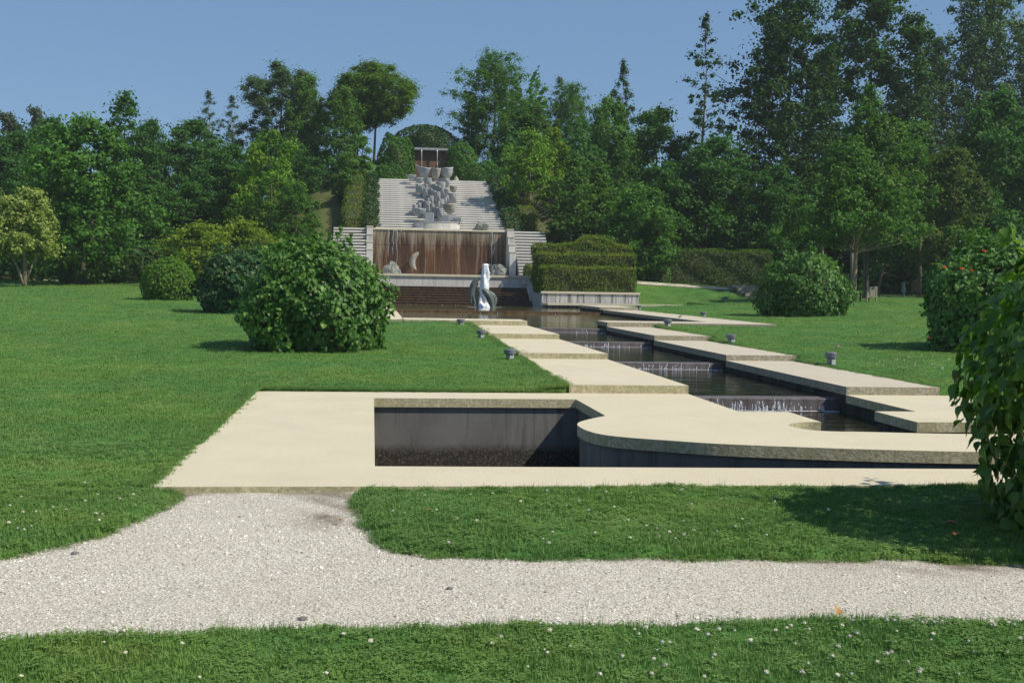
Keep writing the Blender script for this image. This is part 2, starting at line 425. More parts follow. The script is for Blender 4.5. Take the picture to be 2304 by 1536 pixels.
t = NT('orange_leaf'); t.col(t.ramp(t.noise(20, 3), [(0.3, (0.36, 0.17, 0.07)), (0.7, (0.55, 0.28, 0.12))])); M['orange_leaf'] = t.fin(0.7)
t = NT('clover_petal'); t.col(t.ramp(t.noise(90, 2), [(0.3, (0.55, 0.48, 0.38)), (0.6, (0.80, 0.78, 0.68))])); M['petal'] = t.fin(0.8)
t = NT('clover_stem'); t.col((0.09, 0.17, 0.05)); M['stem'] = t.fin(0.7)
t = NT('dark_pebble'); t.col(t.ramp(t.noise(50, 3), [(0.3, (0.10, 0.10, 0.11)), (0.7, (0.20, 0.19, 0.19))])); M['pebble'] = t.fin(0.8)
t = NT('feather_dark'); t.col(t.ramp(t.noise(40, 3), [(0.3, (0.10, 0.09, 0.075)), (0.7, (0.20, 0.18, 0.15))])); M['feather'] = t.fin(0.8)
t = NT('feather_pale'); t.col((0.5, 0.5, 0.45)); M['feather_pale'] = t.fin(0.8)

# ------------------------------------------------------------------ terrain
def ss(x, a, b):
    t = np.clip((np.asarray(x, float) - a) / (b - a), 0, 1); return t * t * (3 - 2 * t)

def ground_z(X, Y):
    X = np.asarray(X, float); Y = np.asarray(Y, float)
    slope = .005 + .035 * ss(Y, 14, 17.4) + .021 * np.clip(Y - 17.4, 0, 68)
    pond = np.where(Y < 38, np.minimum(slope, .47), .47 + .125 * ss(Y, 55.6, 57.0))
    w = np.clip(ss(X, 13.0, 25.0) + ss(-X, 1.0, 10.0), 0, 1)
    z = np.where(Y > 36, pond * (1 - w) + slope * w, slope)
    bank = ss(X, 12.5, 14.5) * ss(Y, 67.0, 74.5)
    tgt = 2.02 - .05 * np.clip(X - 16, 0, 30)
    z = z + bank * np.maximum(tgt - z, 0)
    g = np.exp(-((X - 4.6) / 30.0) ** 2)
    core = np.exp(-((X - 4.6) / 14.0) ** 4)
    hy = np.interp(Y - 6 * (1 - core), [75, 80, 94, 104, 125, 200], [0, 4.0, 9.0, 12.0, 12.0, 8.0])
    return z + hy * g * (.55 + .45 * core)

def gz(x, y): return float(ground_z(x, y))

LEFT_EDGE = [(-60, 9.34), (-60, 5.6), (-8, 6.25), (-4, 6.72), (-2.9, 6.9), (-2.13, 7.05), (-1.94, 7.24), (-1.78, 7.47), (-1.64, 7.78), (-1.55, 8.2),
             (-1.47, 8.55), (-1.43, 8.86), (-1.45, 9.1), (-1.52, 9.34)]
ISLAND = [(-.02, 9.24), (-.10, 9.12), (-.13, 8.8), (-.12, 8.4), (-.06, 7.95), (-.01, 7.65), (.07, 7.38), (.18, 7.16), (.36, 7.02), (.71, 6.95),
          (1.3, 6.92), (1.79, 6.88), (2.5, 6.84), (3.15, 6.78), (3.96, 6.66), (5.5, 6.45), (8, 6.1), (60, 5.0), (60, 9.34), (9.3, 9.34), (9.3, 9.24)]
VERGE = [(-60, 5.0), (-6, 5.25), (-1.63, 5.40), (-1.07, 5.47), (-.47, 5.51), (.15, 5.53), (1.0, 5.52), (1.88, 5.50), (3.23, 5.42), (8, 5.0), (60, 3.6), (60, -40), (-60, -40)]
def sdist(X, Y, poly):
    X = np.asarray(X, float); Y = np.asarray(Y, float)
    d = np.full(X.shape, 1e9); ins = np.zeros(X.shape, bool)
    n = len(poly)
    for i in range(n):
        x0, y0 = poly[i]; x1, y1 = poly[(i + 1) % n]
        ex, ey = x1 - x0, y1 - y0
        t = np.clip(((X - x0) * ex + (Y - y0) * ey) / (ex * ex + ey * ey + 1e-12), 0, 1)
        d = np.minimum(d, np.hypot(X - x0 - t * ex, Y - y0 - t * ey))
        if abs(ey) > 1e-12:
            c = ((y0 > Y) != (y1 > Y)) & (X < ex * (Y - y0) / ey + x0)
            ins ^= c
    return np.where(ins, d, -d)
def wob(X, Y):
    return .012 * np.sin(X * 5.1 + Y * 3) + .008 * np.sin(X * 13 + 1.3 + Y * 11) + .008 * np.sin(Y * 31 + X * 27)
def lawn_sd(X, Y):
    s = np.maximum(np.maximum(sdist(X, Y, LEFT_EDGE), sdist(X, Y, ISLAND)), sdist(X, Y, VERGE)) + wob(X, Y)
    return np.where(Y > 9.3, 1.0, s)

# footprints of the built things: the ground is cut down inside them
HOLES = [(-1.60, 9.0, 9.30, 17.34), (3.02, 8.72, 17.30, 37.85), (-.62, 12.6, 36.0, 56.0), (-.62, 12.6, 55.9, 61.6),
         (-.62, 18.2, 61.2, 66.6), (-.62, 15.1, 66.4, 73.6), (-2.45, 11.5, 72.6, 81.0), (.25, 9.15, 80.5, 95.0), (3.0, 6.4, 94.0, 98.0)]
def in_hole(X, Y, grow=0.0):
    m = np.zeros(np.shape(X), bool)
    for x0, x1, y0, y1 in HOLES:
        m |= (X > x0 - 1e-6 - grow) & (X < x1 + 1e-6 + grow) & (Y > y0 - 1e-6 - grow) & (Y < y1 + 1e-6 + grow)
    return m

def z_full(X, Y):
    z = ground_z(X, Y)
    s = lawn_sd(X, Y)
    near = Y < 9.3
    zn = -.085 + (.075 + .012 * np.sin(X * 2.1) * np.sin(Y * 3.3)) * ss(s, -.02, .10)
    z = np.where(near, zn, np.where(Y < 12, -.008 + z * ss(Y, 9.3, 12), z))
    kx = np.maximum(ss(X, 2.2, 2.9) * (X < 4), ss(-X, -9.6, -8.85) * (X > 8))
    sy = np.where(Y < 23.56, .1255, np.where(Y < 29.8, .24, np.where(Y < 36.1, .364, .498))) - .012
    m_ = (Y > 17.36) & (Y < 37.9)
    z = np.where(m_, z * (1 - kx) + np.maximum(z, sy) * kx, z)
    hum = (1 - kx * m_) * .02 * np.sin(X * .9 + Y * .35) * np.sin(Y * .6) * ss(Y, 10, 25)
    return z + np.where(near, 0, hum)

def lines(parts, extra):
    a = np.concatenate([np.arange(*p) for p in parts] + [np.array(extra, float)])
    a = np.unique(np.round(a, 4))
    keep = [a[0]]
    ex = set(np.round(extra, 4))
    for v in a[1:]:
        if v - keep[-1] < 0.02:
            if v in ex and keep[-1] not in ex: keep[-1] = v
            elif v in ex: keep.append(v)
            continue
        keep.append(v)
    return np.array(keep)
exx, exy = [], []
for x0, x1, y0, y1 in HOLES:
    exx += [x0, x0 - .04, x1, x1 + .04]; exy += [y0, y0 - .04, y1, y1 + .04]
gx = lines([(-600, -60, 30), (-60, -20, 2), (-20, -4, .8), (-4, 6.4, .055), (6.4, 20, .6), (20, 70, 2), (70, 601, 30)], exx)
gy = lines([(-60, 3.5, 4), (3.5, 9.5, .055), (9.5, 38, .5), (38, 130, 1.0), (130, 200, 5), (200, 900, 50)], exy)
GX, GY = np.meshgrid(gx, gy)
GZ = z_full(GX, GY)
H_ = in_hole(GX, GY)
GZ = np.where(H_, -2.2, GZ)
nx, ny = len(gx), len(gy)
I = np.arange(nx * ny).reshape(ny, nx)
Fq = np.stack([I[:-1, :-1], I[:-1, 1:], I[1:, 1:], I[1:, :-1]], -1).reshape(-1, 4)
me = fast_mesh('lawn', np.stack([GX, GY, GZ], -1).reshape(-1, 3), Fq, 4, M['lawn'], smooth=True)
sdv = lawn_sd(GX, GY)
soil = np.where(GY < 9.3, 1 - ss(sdv, -.02, .05), 0)
soil = np.maximum(soil, ss(GY, 79, 86) * .0)
shade = ss(np.abs(GX - 4.6), 5.2, 7.5) * ss(GY, 72, 80)      # leaf litter under the trees, not grass
soil = np.maximum(soil, shade * .75)
a = me.attributes.new('soil', 'FLOAT', 'POINT'); a.data.foreach_set('value', soil.ravel().astype(np.float32))
dry = np.exp(-((GX + 3.6) / 2.6) ** 2) * ss(GY, 79, 82) * (1 - ss(GY, 97, 104)) * .85
soil_less = None
a = me.attributes.new('dry', 'FLOAT', 'POINT'); a.data.foreach_set('value', dry.ravel().astype(np.float32))
tag(link('lawn', me), kind='structure')

# gravel path
def patch(name, mat, xs, ys, zf, kind='structure'):
    X, Y = np.meshgrid(xs, ys)
    I = np.arange(X.size).reshape(X.shape)
    Fq = np.stack([I[:-1, :-1], I[:-1, 1:], I[1:, 1:], I[1:, :-1]], -1).reshape(-1, 4)
    o = link(name, fast_mesh(name, np.stack([X, Y, zf(X, Y)], -1).reshape(-1, 3), Fq, 4, mat, smooth=True))
    return tag(o, kind=kind)
GRAVEL_Z = -.046
def gravz(X, Y): return GRAVEL_Z + .008 * np.sin(X * 1.7 + 1) * np.sin(Y * 2.3) + .004 * np.sin(X * 7.3) * np.sin(Y * 8.1)
def dirt_f(X, Y):
    X = np.asarray(X, float); Y = np.asarray(Y, float)
    s = lawn_sd(X, Y); rim = 1 - ss(-s, .0, .09)
    n_ = .5 + .5 * np.sin(X * 6.1 + 1) * np.sin(Y * 5.3) + .3 * np.sin(X * 17 + Y * 13)
    a = np.exp(-((X + .28) / .20) ** 2) * ss(Y, 7.6, 8.4) * 1.1            # bare earth beside the island tip
    b = ss(X, 2.4, 3.6) * (1 - ss(-sdist(X, Y, ISLAND), .12, .42)) * (Y > 6.2)    # and under the island edge at right
    c = (1 - ss(9.27 - Y, .02, .16)) * .8
    return np.clip((a + b + c) * n_ * 1.3 + rim * .75 * np.clip(n_, .3, 1), 0, 1)
gpx = np.unique(np.concatenate([np.arange(-60, -6, 4), np.arange(-6, 8, .05), np.arange(8, 61, 4)])); gpy = np.arange(4.6, 9.3, .05)
gp = patch('gravel_path', M['gravel'], gpx, gpy, gravz)
GPX, GPY = np.meshgrid(gpx, gpy)
a = gp.data.attributes.new('dirt', 'FLOAT', 'POINT'); a.data.foreach_set('value', (dirt_f(GPX, GPY) * .8).ravel().astype(np.float32))

# ------------------------------------------------------------------ slabs and basins
def prism(poly, holes, z0, z1, name, mats, parent=None, bevel=0):
    loops = [poly] + holes
    tess = tessellate_polygon([[Vector((x, y, 0)) for x, y in l] for l in loops])
    flat = [p for l in loops for p in l]
    b = MB(); n = len(flat)
    vs = [(x, y, z1) for x, y in flat] + [(x, y, z0) for x, y in flat]
    fs, mi = [], []
    for a_, b_, c_ in tess:
        p, q, r = flat[a_], flat[b_], flat[c_]
        cr = (q[0] - p[0]) * (r[1] - p[1]) - (q[1] - p[1]) * (r[0] - p[0])
        if abs(cr) < 1e-12: continue
        t_ = (a_, b_, c_) if cr > 0 else (a_, c_, b_)
        fs.append(t_); mi.append(0); fs.append(tuple(i + n for i in t_[::-1])); mi.append(1)
    k = 0
    for li, l in enumerate(loops):
        area = sum(l[i][0] * l[(i + 1) % len(l)][1] - l[(i + 1) % len(l)][0] * l[i][1] for i in range(len(l)))
        ccw = area > 0
        outer = li == 0
        for i in range(len(l)):
            a_, b_ = k + i, k + (i + 1) % len(l)
            f = (a_, a_ + n, b_ + n, b_) if ccw == outer else (a_, b_, b_ + n, a_ + n)
            if outer: f = (a_ + n, b_ + n, b_, a_) if ccw else (a_, b_, b_ + n, a_ + n)
            else: f = (a_, b_, b_ + n, a_ + n) if ccw else (a_ + n, b_ + n, b_, a_)
            fs.append(f); mi.append(1)
        k += len(l)
    b.v = vs; b.f = fs; b.m = mi
    return b.build(name, mats, parent)

def arc(cx, cy, r, a0, a1, n=14, ry=None):
    return [(cx + r * math.cos(R(a0 + (a1 - a0) * i / n)), cy + (ry or r) * math.sin(R(a0 + (a1 - a0) * i / n))) for i in range(n + 1)]

def smooth_path(pts, n=5):
    out = []
    P = [Vector(p) for p in pts]
    for i in range(len(P) - 1):
        p0 = P[max(i - 1, 0)]; p1 = P[i]; p2 = P[i + 1]; p3 = P[min(i + 2, len(P) - 1)]
        for k in range(n):
            t = k / n
            out.append(tuple(0.5 * ((2 * p1) + (-p0 + p2) * t + (2 * p0 - 5 * p1 + 4 * p2 - p3) * t * t + (-p0 + 3 * p1 - 3 * p2 + p3) * t ** 3)))
    out.append(tuple(P[-1]))
    return out

YB = 16.42
bulb = smooth_path([(2.90, 14.33), (2.62, 13.95), (2.43, 13.6), (2.37, 13.25), (2.40, 12.8), (2.52, 12.47), (2.75, 12.24), (3.1, 12.03), (3.68, 11.73), (4.81, 11.41), (5.84, 11.22), (7.0, 11.12), (8.4, 11.1)])
basin = [(.04, 10.29), (8.4, 9.99)] + bulb[::-1] + [(2.89, YB), (.04, YB)]
bay = smooth_path([(5.46, 13.74), (5.25, 13.73), (5.05, 13.6), (4.92, 13.38), (4.93, 13.12), (5.06, 12.92), (5.25, 12.83), (5.63, 12.79), (6.24, 12.68), (6.9, 12.62), (8.3, 12.6)])
canal_mouth = bay + [(8.3, 13.76), (6.70, 13.76), (6.70, 15.0), (7.28, 15.0), (7.28, 17.355)]
# the canal opening reaches the back edge of the paving, so it belongs to the outline
outline = [(-1.69, 9.27), (9.1, 9.20), (9.1, 17.355), (7.28, 17.355), (7.28, 15.0), (6.70, 15.0), (6.70, 13.76), (8.3, 13.76)] + bay[::-1] + [(5.46, 14.9), (4.785, 14.9), (4.785, 17.355), (-1.69, 17.355)]
plaza = prism(outline, [basin], -.125, 0.0, 'paved_terrace', [M['slab_top'], M['slab_side']])
tag(plaza, kind='structure')

def wall_ring(pts, z0, z1, name, mat, off=0.035, closed=True, thick=.2):
    """wall standing outside a clockwise or counter-clockwise opening, recessed by off"""
    n = len(pts)
    area = sum(pts[i][0] * pts[(i + 1) % n][1] - pts[(i + 1) % n][0] * pts[i][1] for i in range(n))
    s = 1 if area > 0 else -1
    def offs(d):
        out = []
        for i in range(n):
            p0 = Vector(pts[i - 1]) if (closed or i) else Vector(pts[0]) * 2 - Vector(pts[1])
            p1 = Vector(pts[i]); p2 = Vector(pts[(i + 1) % n]) if (closed or i < n - 1) else p1 * 2 - p0
            e1 = (p1 - p0).normalized(); e2 = (p2 - p1).normalized()
            n1 = Vector((e1.y, -e1.x)) * s; n2 = Vector((e2.y, -e2.x)) * s
            m_ = n1 + n2
            if m_.length < 1e-4: m_ = n1
            m_.normalize(); k = d / max(.45, m_.dot(n1))
            out.append(p1 + m_ * k)
        return out
    A = offs(off); B = offs(off + thick)
    b = MB()
    m_ = n if closed else n - 1
    vs = [(p.x, p.y, z) for ring in (A, B) for z in (z0, z1) for p in ring]
    fs = []
    for i in range(m_):
        j = (i + 1) % n
        a0, a1 = i, j
        q = (a0, a1, a1 + n, a0 + n)
        fs.append(q if s < 0 else q[::-1])
        q = (a0 + 2 * n, a0 + 3 * n, a1 + 3 * n, a1 + 2 * n)
        fs.append(q if s < 0 else q[::-1])
    b.add(vs, fs)
    o = b.build(name, mat)
    return tag(o, kind='structure')
wall_ring(basin, -1.5, -.127, 'basin_wall', M['basin_wall'], thick=.12)
prism([(x, y) for x, y in [(-.2, 9.9), (8.8, 9.8), (8.8, 11.6), (3.2, 16.7), (-.2, 16.7)]], [], -1.6, -1.5, 'basin_floor', [M['basin_wall'], M['basin_wall']])['kind'] = 'structure'
mouth_open = [(4.785, 17.40), (4.785, 14.9), (5.46, 14.9)] + bay + [(8.3, 13.76), (6.70, 13.76), (6.70, 15.0), (7.28, 15.0), (7.28, 17.40)]
wall_ring(mouth_open, -1.0, -.127, 'canal_mouth_wall', M['canal_wall'], closed=False, thick=.12)

# canal slabs
SY = [17.355, 23.556, 29.807, 36.10]
SZ = [.1255, .24, .364, .498]
llab = ['pale cream slab beside the canal with a chipped front edge, next to the big paved terrace',
        'pale cream slab left of the canal with a low lamp at its grass corner',
        'pale cream slab left of the canal, third one counted from the terrace',
        'pale coping slab at the foot of the pond where the left canal bank ends']
rlab = ['worn pinkish slab with a broken corner, nearest one on the lawn side of the canal',
        'worn pinkish slab right of the canal with a taller grey lamp at its corner',
        'worn slab right of the canal, two steps below the pond with a dark gap under it',
        'narrow worn slab at the pond foot, right canal bank, a lamp standing at its end']
def slab_obj(x0, x1, y0, y1, z, label, right, group, name='stone_slab'):
    o = prism([(x0, y0), (x1, y0), (x1, y1), (x0, y1)], [], z - .13, z, name,
              [M['slab_top2'] if right else M['slab_top'], M['slab_side2'] if right else M['slab_side']])
    return tag(o, label, 'paving slab', group)
for i in range(3):
    slab_obj(2.95, 4.785, SY[i], SY[i + 1] + .02, SZ[i], llab[i], False, 'stepped slabs left of the canal')
    slab_obj(7.28, 8.80, SY[i], SY[i + 1] + .02, SZ[i], rlab[i], True, 'stepped slabs right of the canal')
slab_obj(.94, 4.785, SY[3], 37.95, SZ[3], llab[3], False, 'stepped slabs left of the canal')
slab_obj(7.30, 12.75, SY[3], 37.95, SZ[3], rlab[3], True, 'stepped slabs right of the canal')
slab_obj(11.02, 12.75, 37.97, 55.6, SZ[3], 'long worn slab edging the far right side of the lower pond with a small bird on it', True, 'slabs edging the ponds')
slab_obj(-.72, .97, SY[3], 55.6, SZ[3], 'long pale slab edging the left side of the lower pond, mostly behind the big bush', False, 'slabs edging the ponds')
slab_obj(10.85, 12.75, 55.6, 59.6, .623, 'short slab one step up at the far end of the long pond slab', True, 'slabs edging the ponds')
slab_obj(-.72, .95, 55.6, 61.2, .623, 'short slab one step up left of the upper pond behind the big bush', False, 'slabs edging the ponds')
slab_obj(10.85, 18.35, 59.62, 61.2, .615, 'pale slab strip across the near side of the upper pond in front of the hedge planter', True, 'slabs edging the ponds')
slab_obj(16.6, 18.35, 61.22, 66.6, .619, 'slab edging the far right end of the upper pond at the foot of the grass bank', True, 'slabs edging the ponds')

def rect_wall(name, x0, x1, y0, y1, z0, z1, mat=None):
    b = MB().box(x0, x1, y0, y1, z0, z1)
    return tag(b.build(name, mat or M['canal_wall']), kind='structure')
# canal side walls under the slabs and retaining walls of the ponds
WL = [-.29, -.10, .03, .15, .26, .36]           # water levels, bay 0 .. upper pool
for i in range(3):
    rect_wall('canal_wall', 4.55, 4.745, SY[i] + .01, SY[i + 1] + .01, -1.0, SZ[i] - .132)
    rect_wall('canal_wall', 7.32, 7.55, SY[i] + .01, SY[i + 1] + .01, -1.0, SZ[i] - .132)
rect_wall('pond_wall', .80, 4.745, SY[3] + .02, 37.90, -1.0, SZ[3] - .132)
rect_wall('pond_wall', 7.34, 12.6, SY[3] + .02, 37.90, -1.0, SZ[3] - .132)
rect_wall('pond_wall', 11.06, 12.6, 37.92, 55.55, -1.0, SZ[3] - .132)
rect_wall('pond_wall', -.6, .93, 37.92, 55.55, -1.0, SZ[3] - .132)
rect_wall('pond_wall', 10.89, 12.6, 55.62, 59.6, -1.0, .49)
rect_wall('pond_wall', -.6, .91, 55.62, 61.2, -1.0, .49)
rect_wall('pond_wall', 10.89, 18.3, 59.64, 61.16, -1.0, .483)
rect_wall('pond_wall', 16.64, 18.3, 61.2, 66.6, -1.0, .487)
rect_wall('pond_wall', -.65, -.3, 61.2, 72.4, -1.0, .60, M['white_wall'])

def sheet(name, x0, x1, y0, y1, z, mat):
    nxx = max(2, int((x1 - x0) / .6)); nyy = max(2, int((y1 - y0) / .6))
    return patch(name, mat, np.linspace(x0, x1, nxx), np.linspace(y0, y1, nyy), lambda X, Y: np.full(X.shape, z))
sheet('water', 4.6, 8.7, 12.2, 17.9, WL[0], M['water'])
sheet('water', 4.6, 7.5, 17.9, 24.05, WL[1], M['water'])
sheet('water', 4.6, 7.5, 24.05, 30.3, WL[2], M['water'])
sheet('water', 4.6, 7.5, 30.3, 36.6, WL[3], M['water'])
sheet('water', .85, 11.3, 36.6, 55.65, WL[4], M['pool_water'])
sheet('water', -.5, 16.9, 55.75, 70.6, WL[5], M['pool_water'])
sheet('pond_bed', -.6, 17, 12.2, 71, -1.0, M['canal_wall'])

# weirs across the canal, each a concrete sill with water slipping over it
wlab = ['concrete weir nearest the paved terrace with the widest row of bright splashes',
        'concrete weir second along the canal from the paved terrace',
        'concrete weir third along the canal with foam at its right end',
        'concrete weir at the pond outlet with only a thin white line of water']
def splash_mesh(x0, x1, y, z0, z1, n, size):
    V, Fa = [], []
    k = 0
    for i in range(n):
        x = random.uniform(x0, x1); cl = math.sin(x * 7.0) + math.sin(x * 17 + 2)
        if cl < .0 and random.random() < .8: continue
        h = random.uniform(.12, 1.0) ** 2.6 * (z1 - z0) * .6; zz = z0 + random.random() ** 2.2 * (z1 - z0) * .6; w = size * random.uniform(.4, 1.6)
        yy = y - .015 - random.random() * .06
        V += [(x - w, yy, zz), (x + w, yy, zz), (x + w * .4, yy - .01, zz + h), (x - w * .4, yy - .01, zz + h), (x, yy - w * 1.5, zz + h * .4)]
        Fa += [(k, k + 1, k + 4), (k + 1, k + 2, k + 4), (k + 2, k + 3, k + 4), (k + 3, k, k + 4)]
        k += 5
    return V, Fa
for i in range(4):
    y = [17.72, 23.93, 30.2, 36.42][i]
    zt = [-.095, .035, .155, .275][i]; zb = WL[i]
    e = empty('canal_weir', (6.03, y, zb), wlab[i], 'weir', 'weirs along the stepped canal')
    b = MB().box(-1.30, 1.30, 0, .42, -.6, zt - zb)
    b.build('sill', M['weir'], e, bevel=.012)
    V, Fa = splash_mesh(-1.2, 1.05, 0, 0, zt - zb, [420, 240, 130, 20][i], [.008, .008, .008, .007][i])
    s_ = MB().add(V, Fa).build('splash', M['foam'], e); s_['kind'] = 'stuff'
    b = MB()
    for k in range(24):
        x = -1.2 + k * .1
        b.add([(x, -.03, .006), (x + .1, -.03, .006), (x + .1, -.07 - .03 * random.random(), .004), (x, -.07 - .03 * random.random(), .004)], [(0, 3, 2, 1)])
    b.build('foam_line', M['foam'], e)['kind'] = 'stuff'
    c_ = MB()
    for k in range(22):
        fx, fy, fr = 1.02 + .24 * random.random(), -.05 - .09 * random.random(), random.uniform(.006, .014)
        c_.tube([(fx, fy, 0), (fx + .004, fy, fr * .8)], [fr, fr * .4], 6)
    c_.build('foam_patch', M['foam'], e, True)['kind'] = 'stuff'

# weir between the two ponds
e = empty('pond_weir', (5.9, 55.6, WL[4]), 'long low brown stained weir between the two ponds', 'weir')
MB().box(-4.95, 5.0, -.05, .3, -1.2, .107).build('sill', M['rust_weir'], e)
V, Fa = splash_mesh(-4.6, 4.6, -.05, .0, .05, 70, .012)
MB().add(V, Fa).build('splash', M['foam'], e)['kind'] = 'stuff'

# ------------------------------------------------------------------ water steps, terrace and stairs
e = empty('water_stairs', (4.65, 70.0, .36), 'wide rusty brown steps with water running down into the upper pond', 'water steps')
ns = 7
for i in range(ns):
    b = MB().box(-5.2, 5.22, i * .36, 2.58, -.6 if i == 0 else i * .155 - .01, (i + 1) * .155 - .035)
    st_ = b.build('step', M['rust_step'], e)
    MB().box(-5.2, 5.22, i * .36 - .03, i * .36 + .35, (i + 1) * .155 - .034, (i + 1) * .155).build('nosing', M['rust_weir'], st_)
V, Fa = splash_mesh(-4.6, 4.6, 0, 0, .08, 60, .016)
MB().add(V, Fa).build('splash', M['foam'], e)['kind'] = 'stuff'
# stepped stringer on the right
b = MB()
e2 = empty('stringer_wall', (9.66, 68.8, .3), 'small stepped pale wall ending the brown water steps beside the planter', 'wall')
for k, (ya, yb, zt) in enumerate([(1.6, 2.2, .62), (2.2, 3.0, 1.02), (3.0, 3.62, 1.42)]):
    MB().box(-.18, .42, ya, yb - .003, -.3, zt).build('block', M['white_wall'], e2)
MB().box(-.45, .5, 3.0, 3.60, 1.423, 1.52).build('coping', M['coping'], e2)

e = empty('retaining_wall', (4.65, 72.6, 1.4), 'low white wall with a pale stone ledge above the brown water steps', 'wall')
xs = np.linspace(-6.35, 6.35, 8)
for i in range(7):
    MB().box(xs[i] + .006, xs[i + 1] - .006, 0, .5, -1.0, .66).build('panel', M['white_wall'], e)
for i in range(7):
    MB().box(xs[i] + .003, xs[i + 1] - .003, -.08, .6, .663, .80).build('coping', M['coping'], e)
o = MB().box(-2.5, 11.6, 73.1, 80.1, 1.5, 2.17).build('upper_terrace', M['white_wall']); tag(o, kind='structure')

# waterfall wall with return walls
e = empty('waterfall_wall', (.0, 80.0, 2.2), 'tall rust streaked waterfall wall between two white stepped piers', 'waterfall wall')
W0, W1 = .02, 9.02
MB().box(W0, W1, 0, .6, -.4, 1.98).build('course', M['fall_wall'], e)
MB().box(W0, W1, 0.02, .6, 2.0, 3.0).build('course', M['fall_wall'], e)
MB().box(W0 - .0, W1 + .0, -.05, .62, 3.003, 3.10).build('lip', M['coping'], e)
V, Fa = splash_mesh(.3, 8.7, -.05, 2.9, 3.0, 30, .025)
MB().add(V, Fa).build('splash', M['foam'], e)['kind'] = 'stuff'
def ribbon(pts, w, name, mat, parent):
    b = MB()
    b.tube(pts, w, 5)
    return b.build(name, mat, parent, True)
for (x, za, zb, w) in [(1.05, 3.0, 1.2, .035), (1.35, 3.0, 1.3, .03), (1.62, 3.0, .0, .03), (8.05, 3.0, .0, .045), (8.2, 2.9, 1.3, .03)]:
    pts = [(x + .03 * math.sin(k * 1.7), -.07 - .012 * k, za + (zb - za) * k / 8) for k in range(9)]
    ribbon(pts, [w * (.35 + .5 * random.random()) for _ in pts], 'water_stream', M['stream'], e)
# white stepped piers (flank walls)
def pier(x0, x1, lab):
    p = empty('stepped_pier', ((x0 + x1) / 2, 80.0, 2.2), lab, 'pier', 'white piers flanking the waterfall')
    w = (x1 - x0) / 2
    for k, (ya, yb, zt) in enumerate([(-.55, .6, 3.14), (-1.1, -.553, 2.60), (-1.65, -1.103, 2.08), (-2.2, -1.653, 1.57)]):
        MB().box(-w, w, ya, yb, -.1, zt).build('block', M['white_wall'], p, bevel=.01)
        MB().box(-w - .025, w + .025, ya - .03, yb, zt + .002, zt + .06).build('cap', M['coping'], p)
    return p
pier(-.42, .0, 'white stepped pier at the left end of the rusty waterfall wall')
pier(9.04, 9.48, 'white stepped pier at the right end of the rusty waterfall wall')

def stairs(name, x0, x1, y0, y1, z0, z1, n, label, group=None):
    e = empty(name, ((x0 + x1) / 2, y0, z0), label, 'staircase', group)
    w = (x1 - x0) / 2; dy = (y1 - y0) / n; dz = (z1 - z0) / n
    rise = MB().box(-w, w, 0, dy * 1.9, 0, dz - .05).mesh('riser', M['step_riser'])
    tread = MB().box(-w - .01, w + .01, -.06, dy * 1.05, -.03, .07)
    tm = tread.mesh('tread', M['step_stone'])
    for i in range(n):
        s = link('step', rise, e, (0, i * dy, i * dz))
        s.rotation_euler = (0, 0, random.uniform(-.0006, .0006))
        t_ = link('tread', tm, s, (0, 0, dz - .05 - .018))
    MB().add([(-w + .05, .02, -.6), (w - .05, .02, -.6), (w - .05, n * dy, n * dz - .15), (-w + .05, n * dy, n * dz - .15),
              (-w + .05, n * dy, -.6), (w - .05, n * dy, -.6), (-w + .05, .02, -.15), (w - .05, .02, -.15)],
             [(0, 1, 7, 6), (6, 7, 2, 3), (0, 6, 3, 4), (1, 5, 2, 7), (4, 3, 2, 5)]).build('core', M['step_riser'], e)
    return e
stairs('stone_staircase', .18, 9.22, 80.62, 94.0, 5.20, 9.78, 24, 'broad stone staircase climbing the hill above the waterfall wall')
stairs('stone_staircase', -2.62, -.45, 76.2, 80.4, 2.17, 5.28, 15, 'short flight of steps left of the waterfall wall behind the big bush', 'side stairs')
stairs('stone_staircase', 9.52, 11.70, 76.2, 80.4, 2.17, 5.28, 15, 'short flight of steps right of the waterfall wall beside the clipped hedge', 'side stairs')
o = MB().box(-2.6, -.05, 80.42, 81.6, 3.0, 5.26).box(9.5, 11.7, 80.42, 81.6, 3.0, 5.26).build('stair_landing', M['step_stone']); tag(o, kind='structure')
o = MB().box(.1, 9.3, 94.05, 95.5, 6, 9.76).build('top_landing', M['step_stone']); tag(o, kind='structure')

# little cascade at the head of the stairs
e = empty('upper_cascade', (4.55, 96.8, 9.7), 'small rusty wall with a stone spout slab and two water streams above the staircase', 'waterfall wall')
b = MB(); b.add([(-1.75, -.5, 0), (1.75, -.5, 0), (1.25, 0, 2.75), (-1.2, 0, 2.75), (-1.75, .6, 0), (1.75, .6, 0), (1.25, .6, 2.75), (-1.2, .6, 2.75)],
      [(0, 1, 2, 3), (3, 2, 6, 7), (0, 3, 7, 4), (1, 5, 6, 2)]).build('rusty_face', M['rust_upper'], e)
MB().box(-1.3, 1.45, -.5, .5, 2.753, 2.93).build('spout_slab', M['grey_stone'], e)
for x in (-.72, .55):
    pts = [(x + .02 * k * (1 if x < 0 else 1) * .3, -.55 - .03 * k, 2.76 - k * .22) for k in range(9)]
    ribbon(pts, [.07, .06, .045, .035, .03, .025, .025, .03, .02], 'water_stream', M['stream'], e)

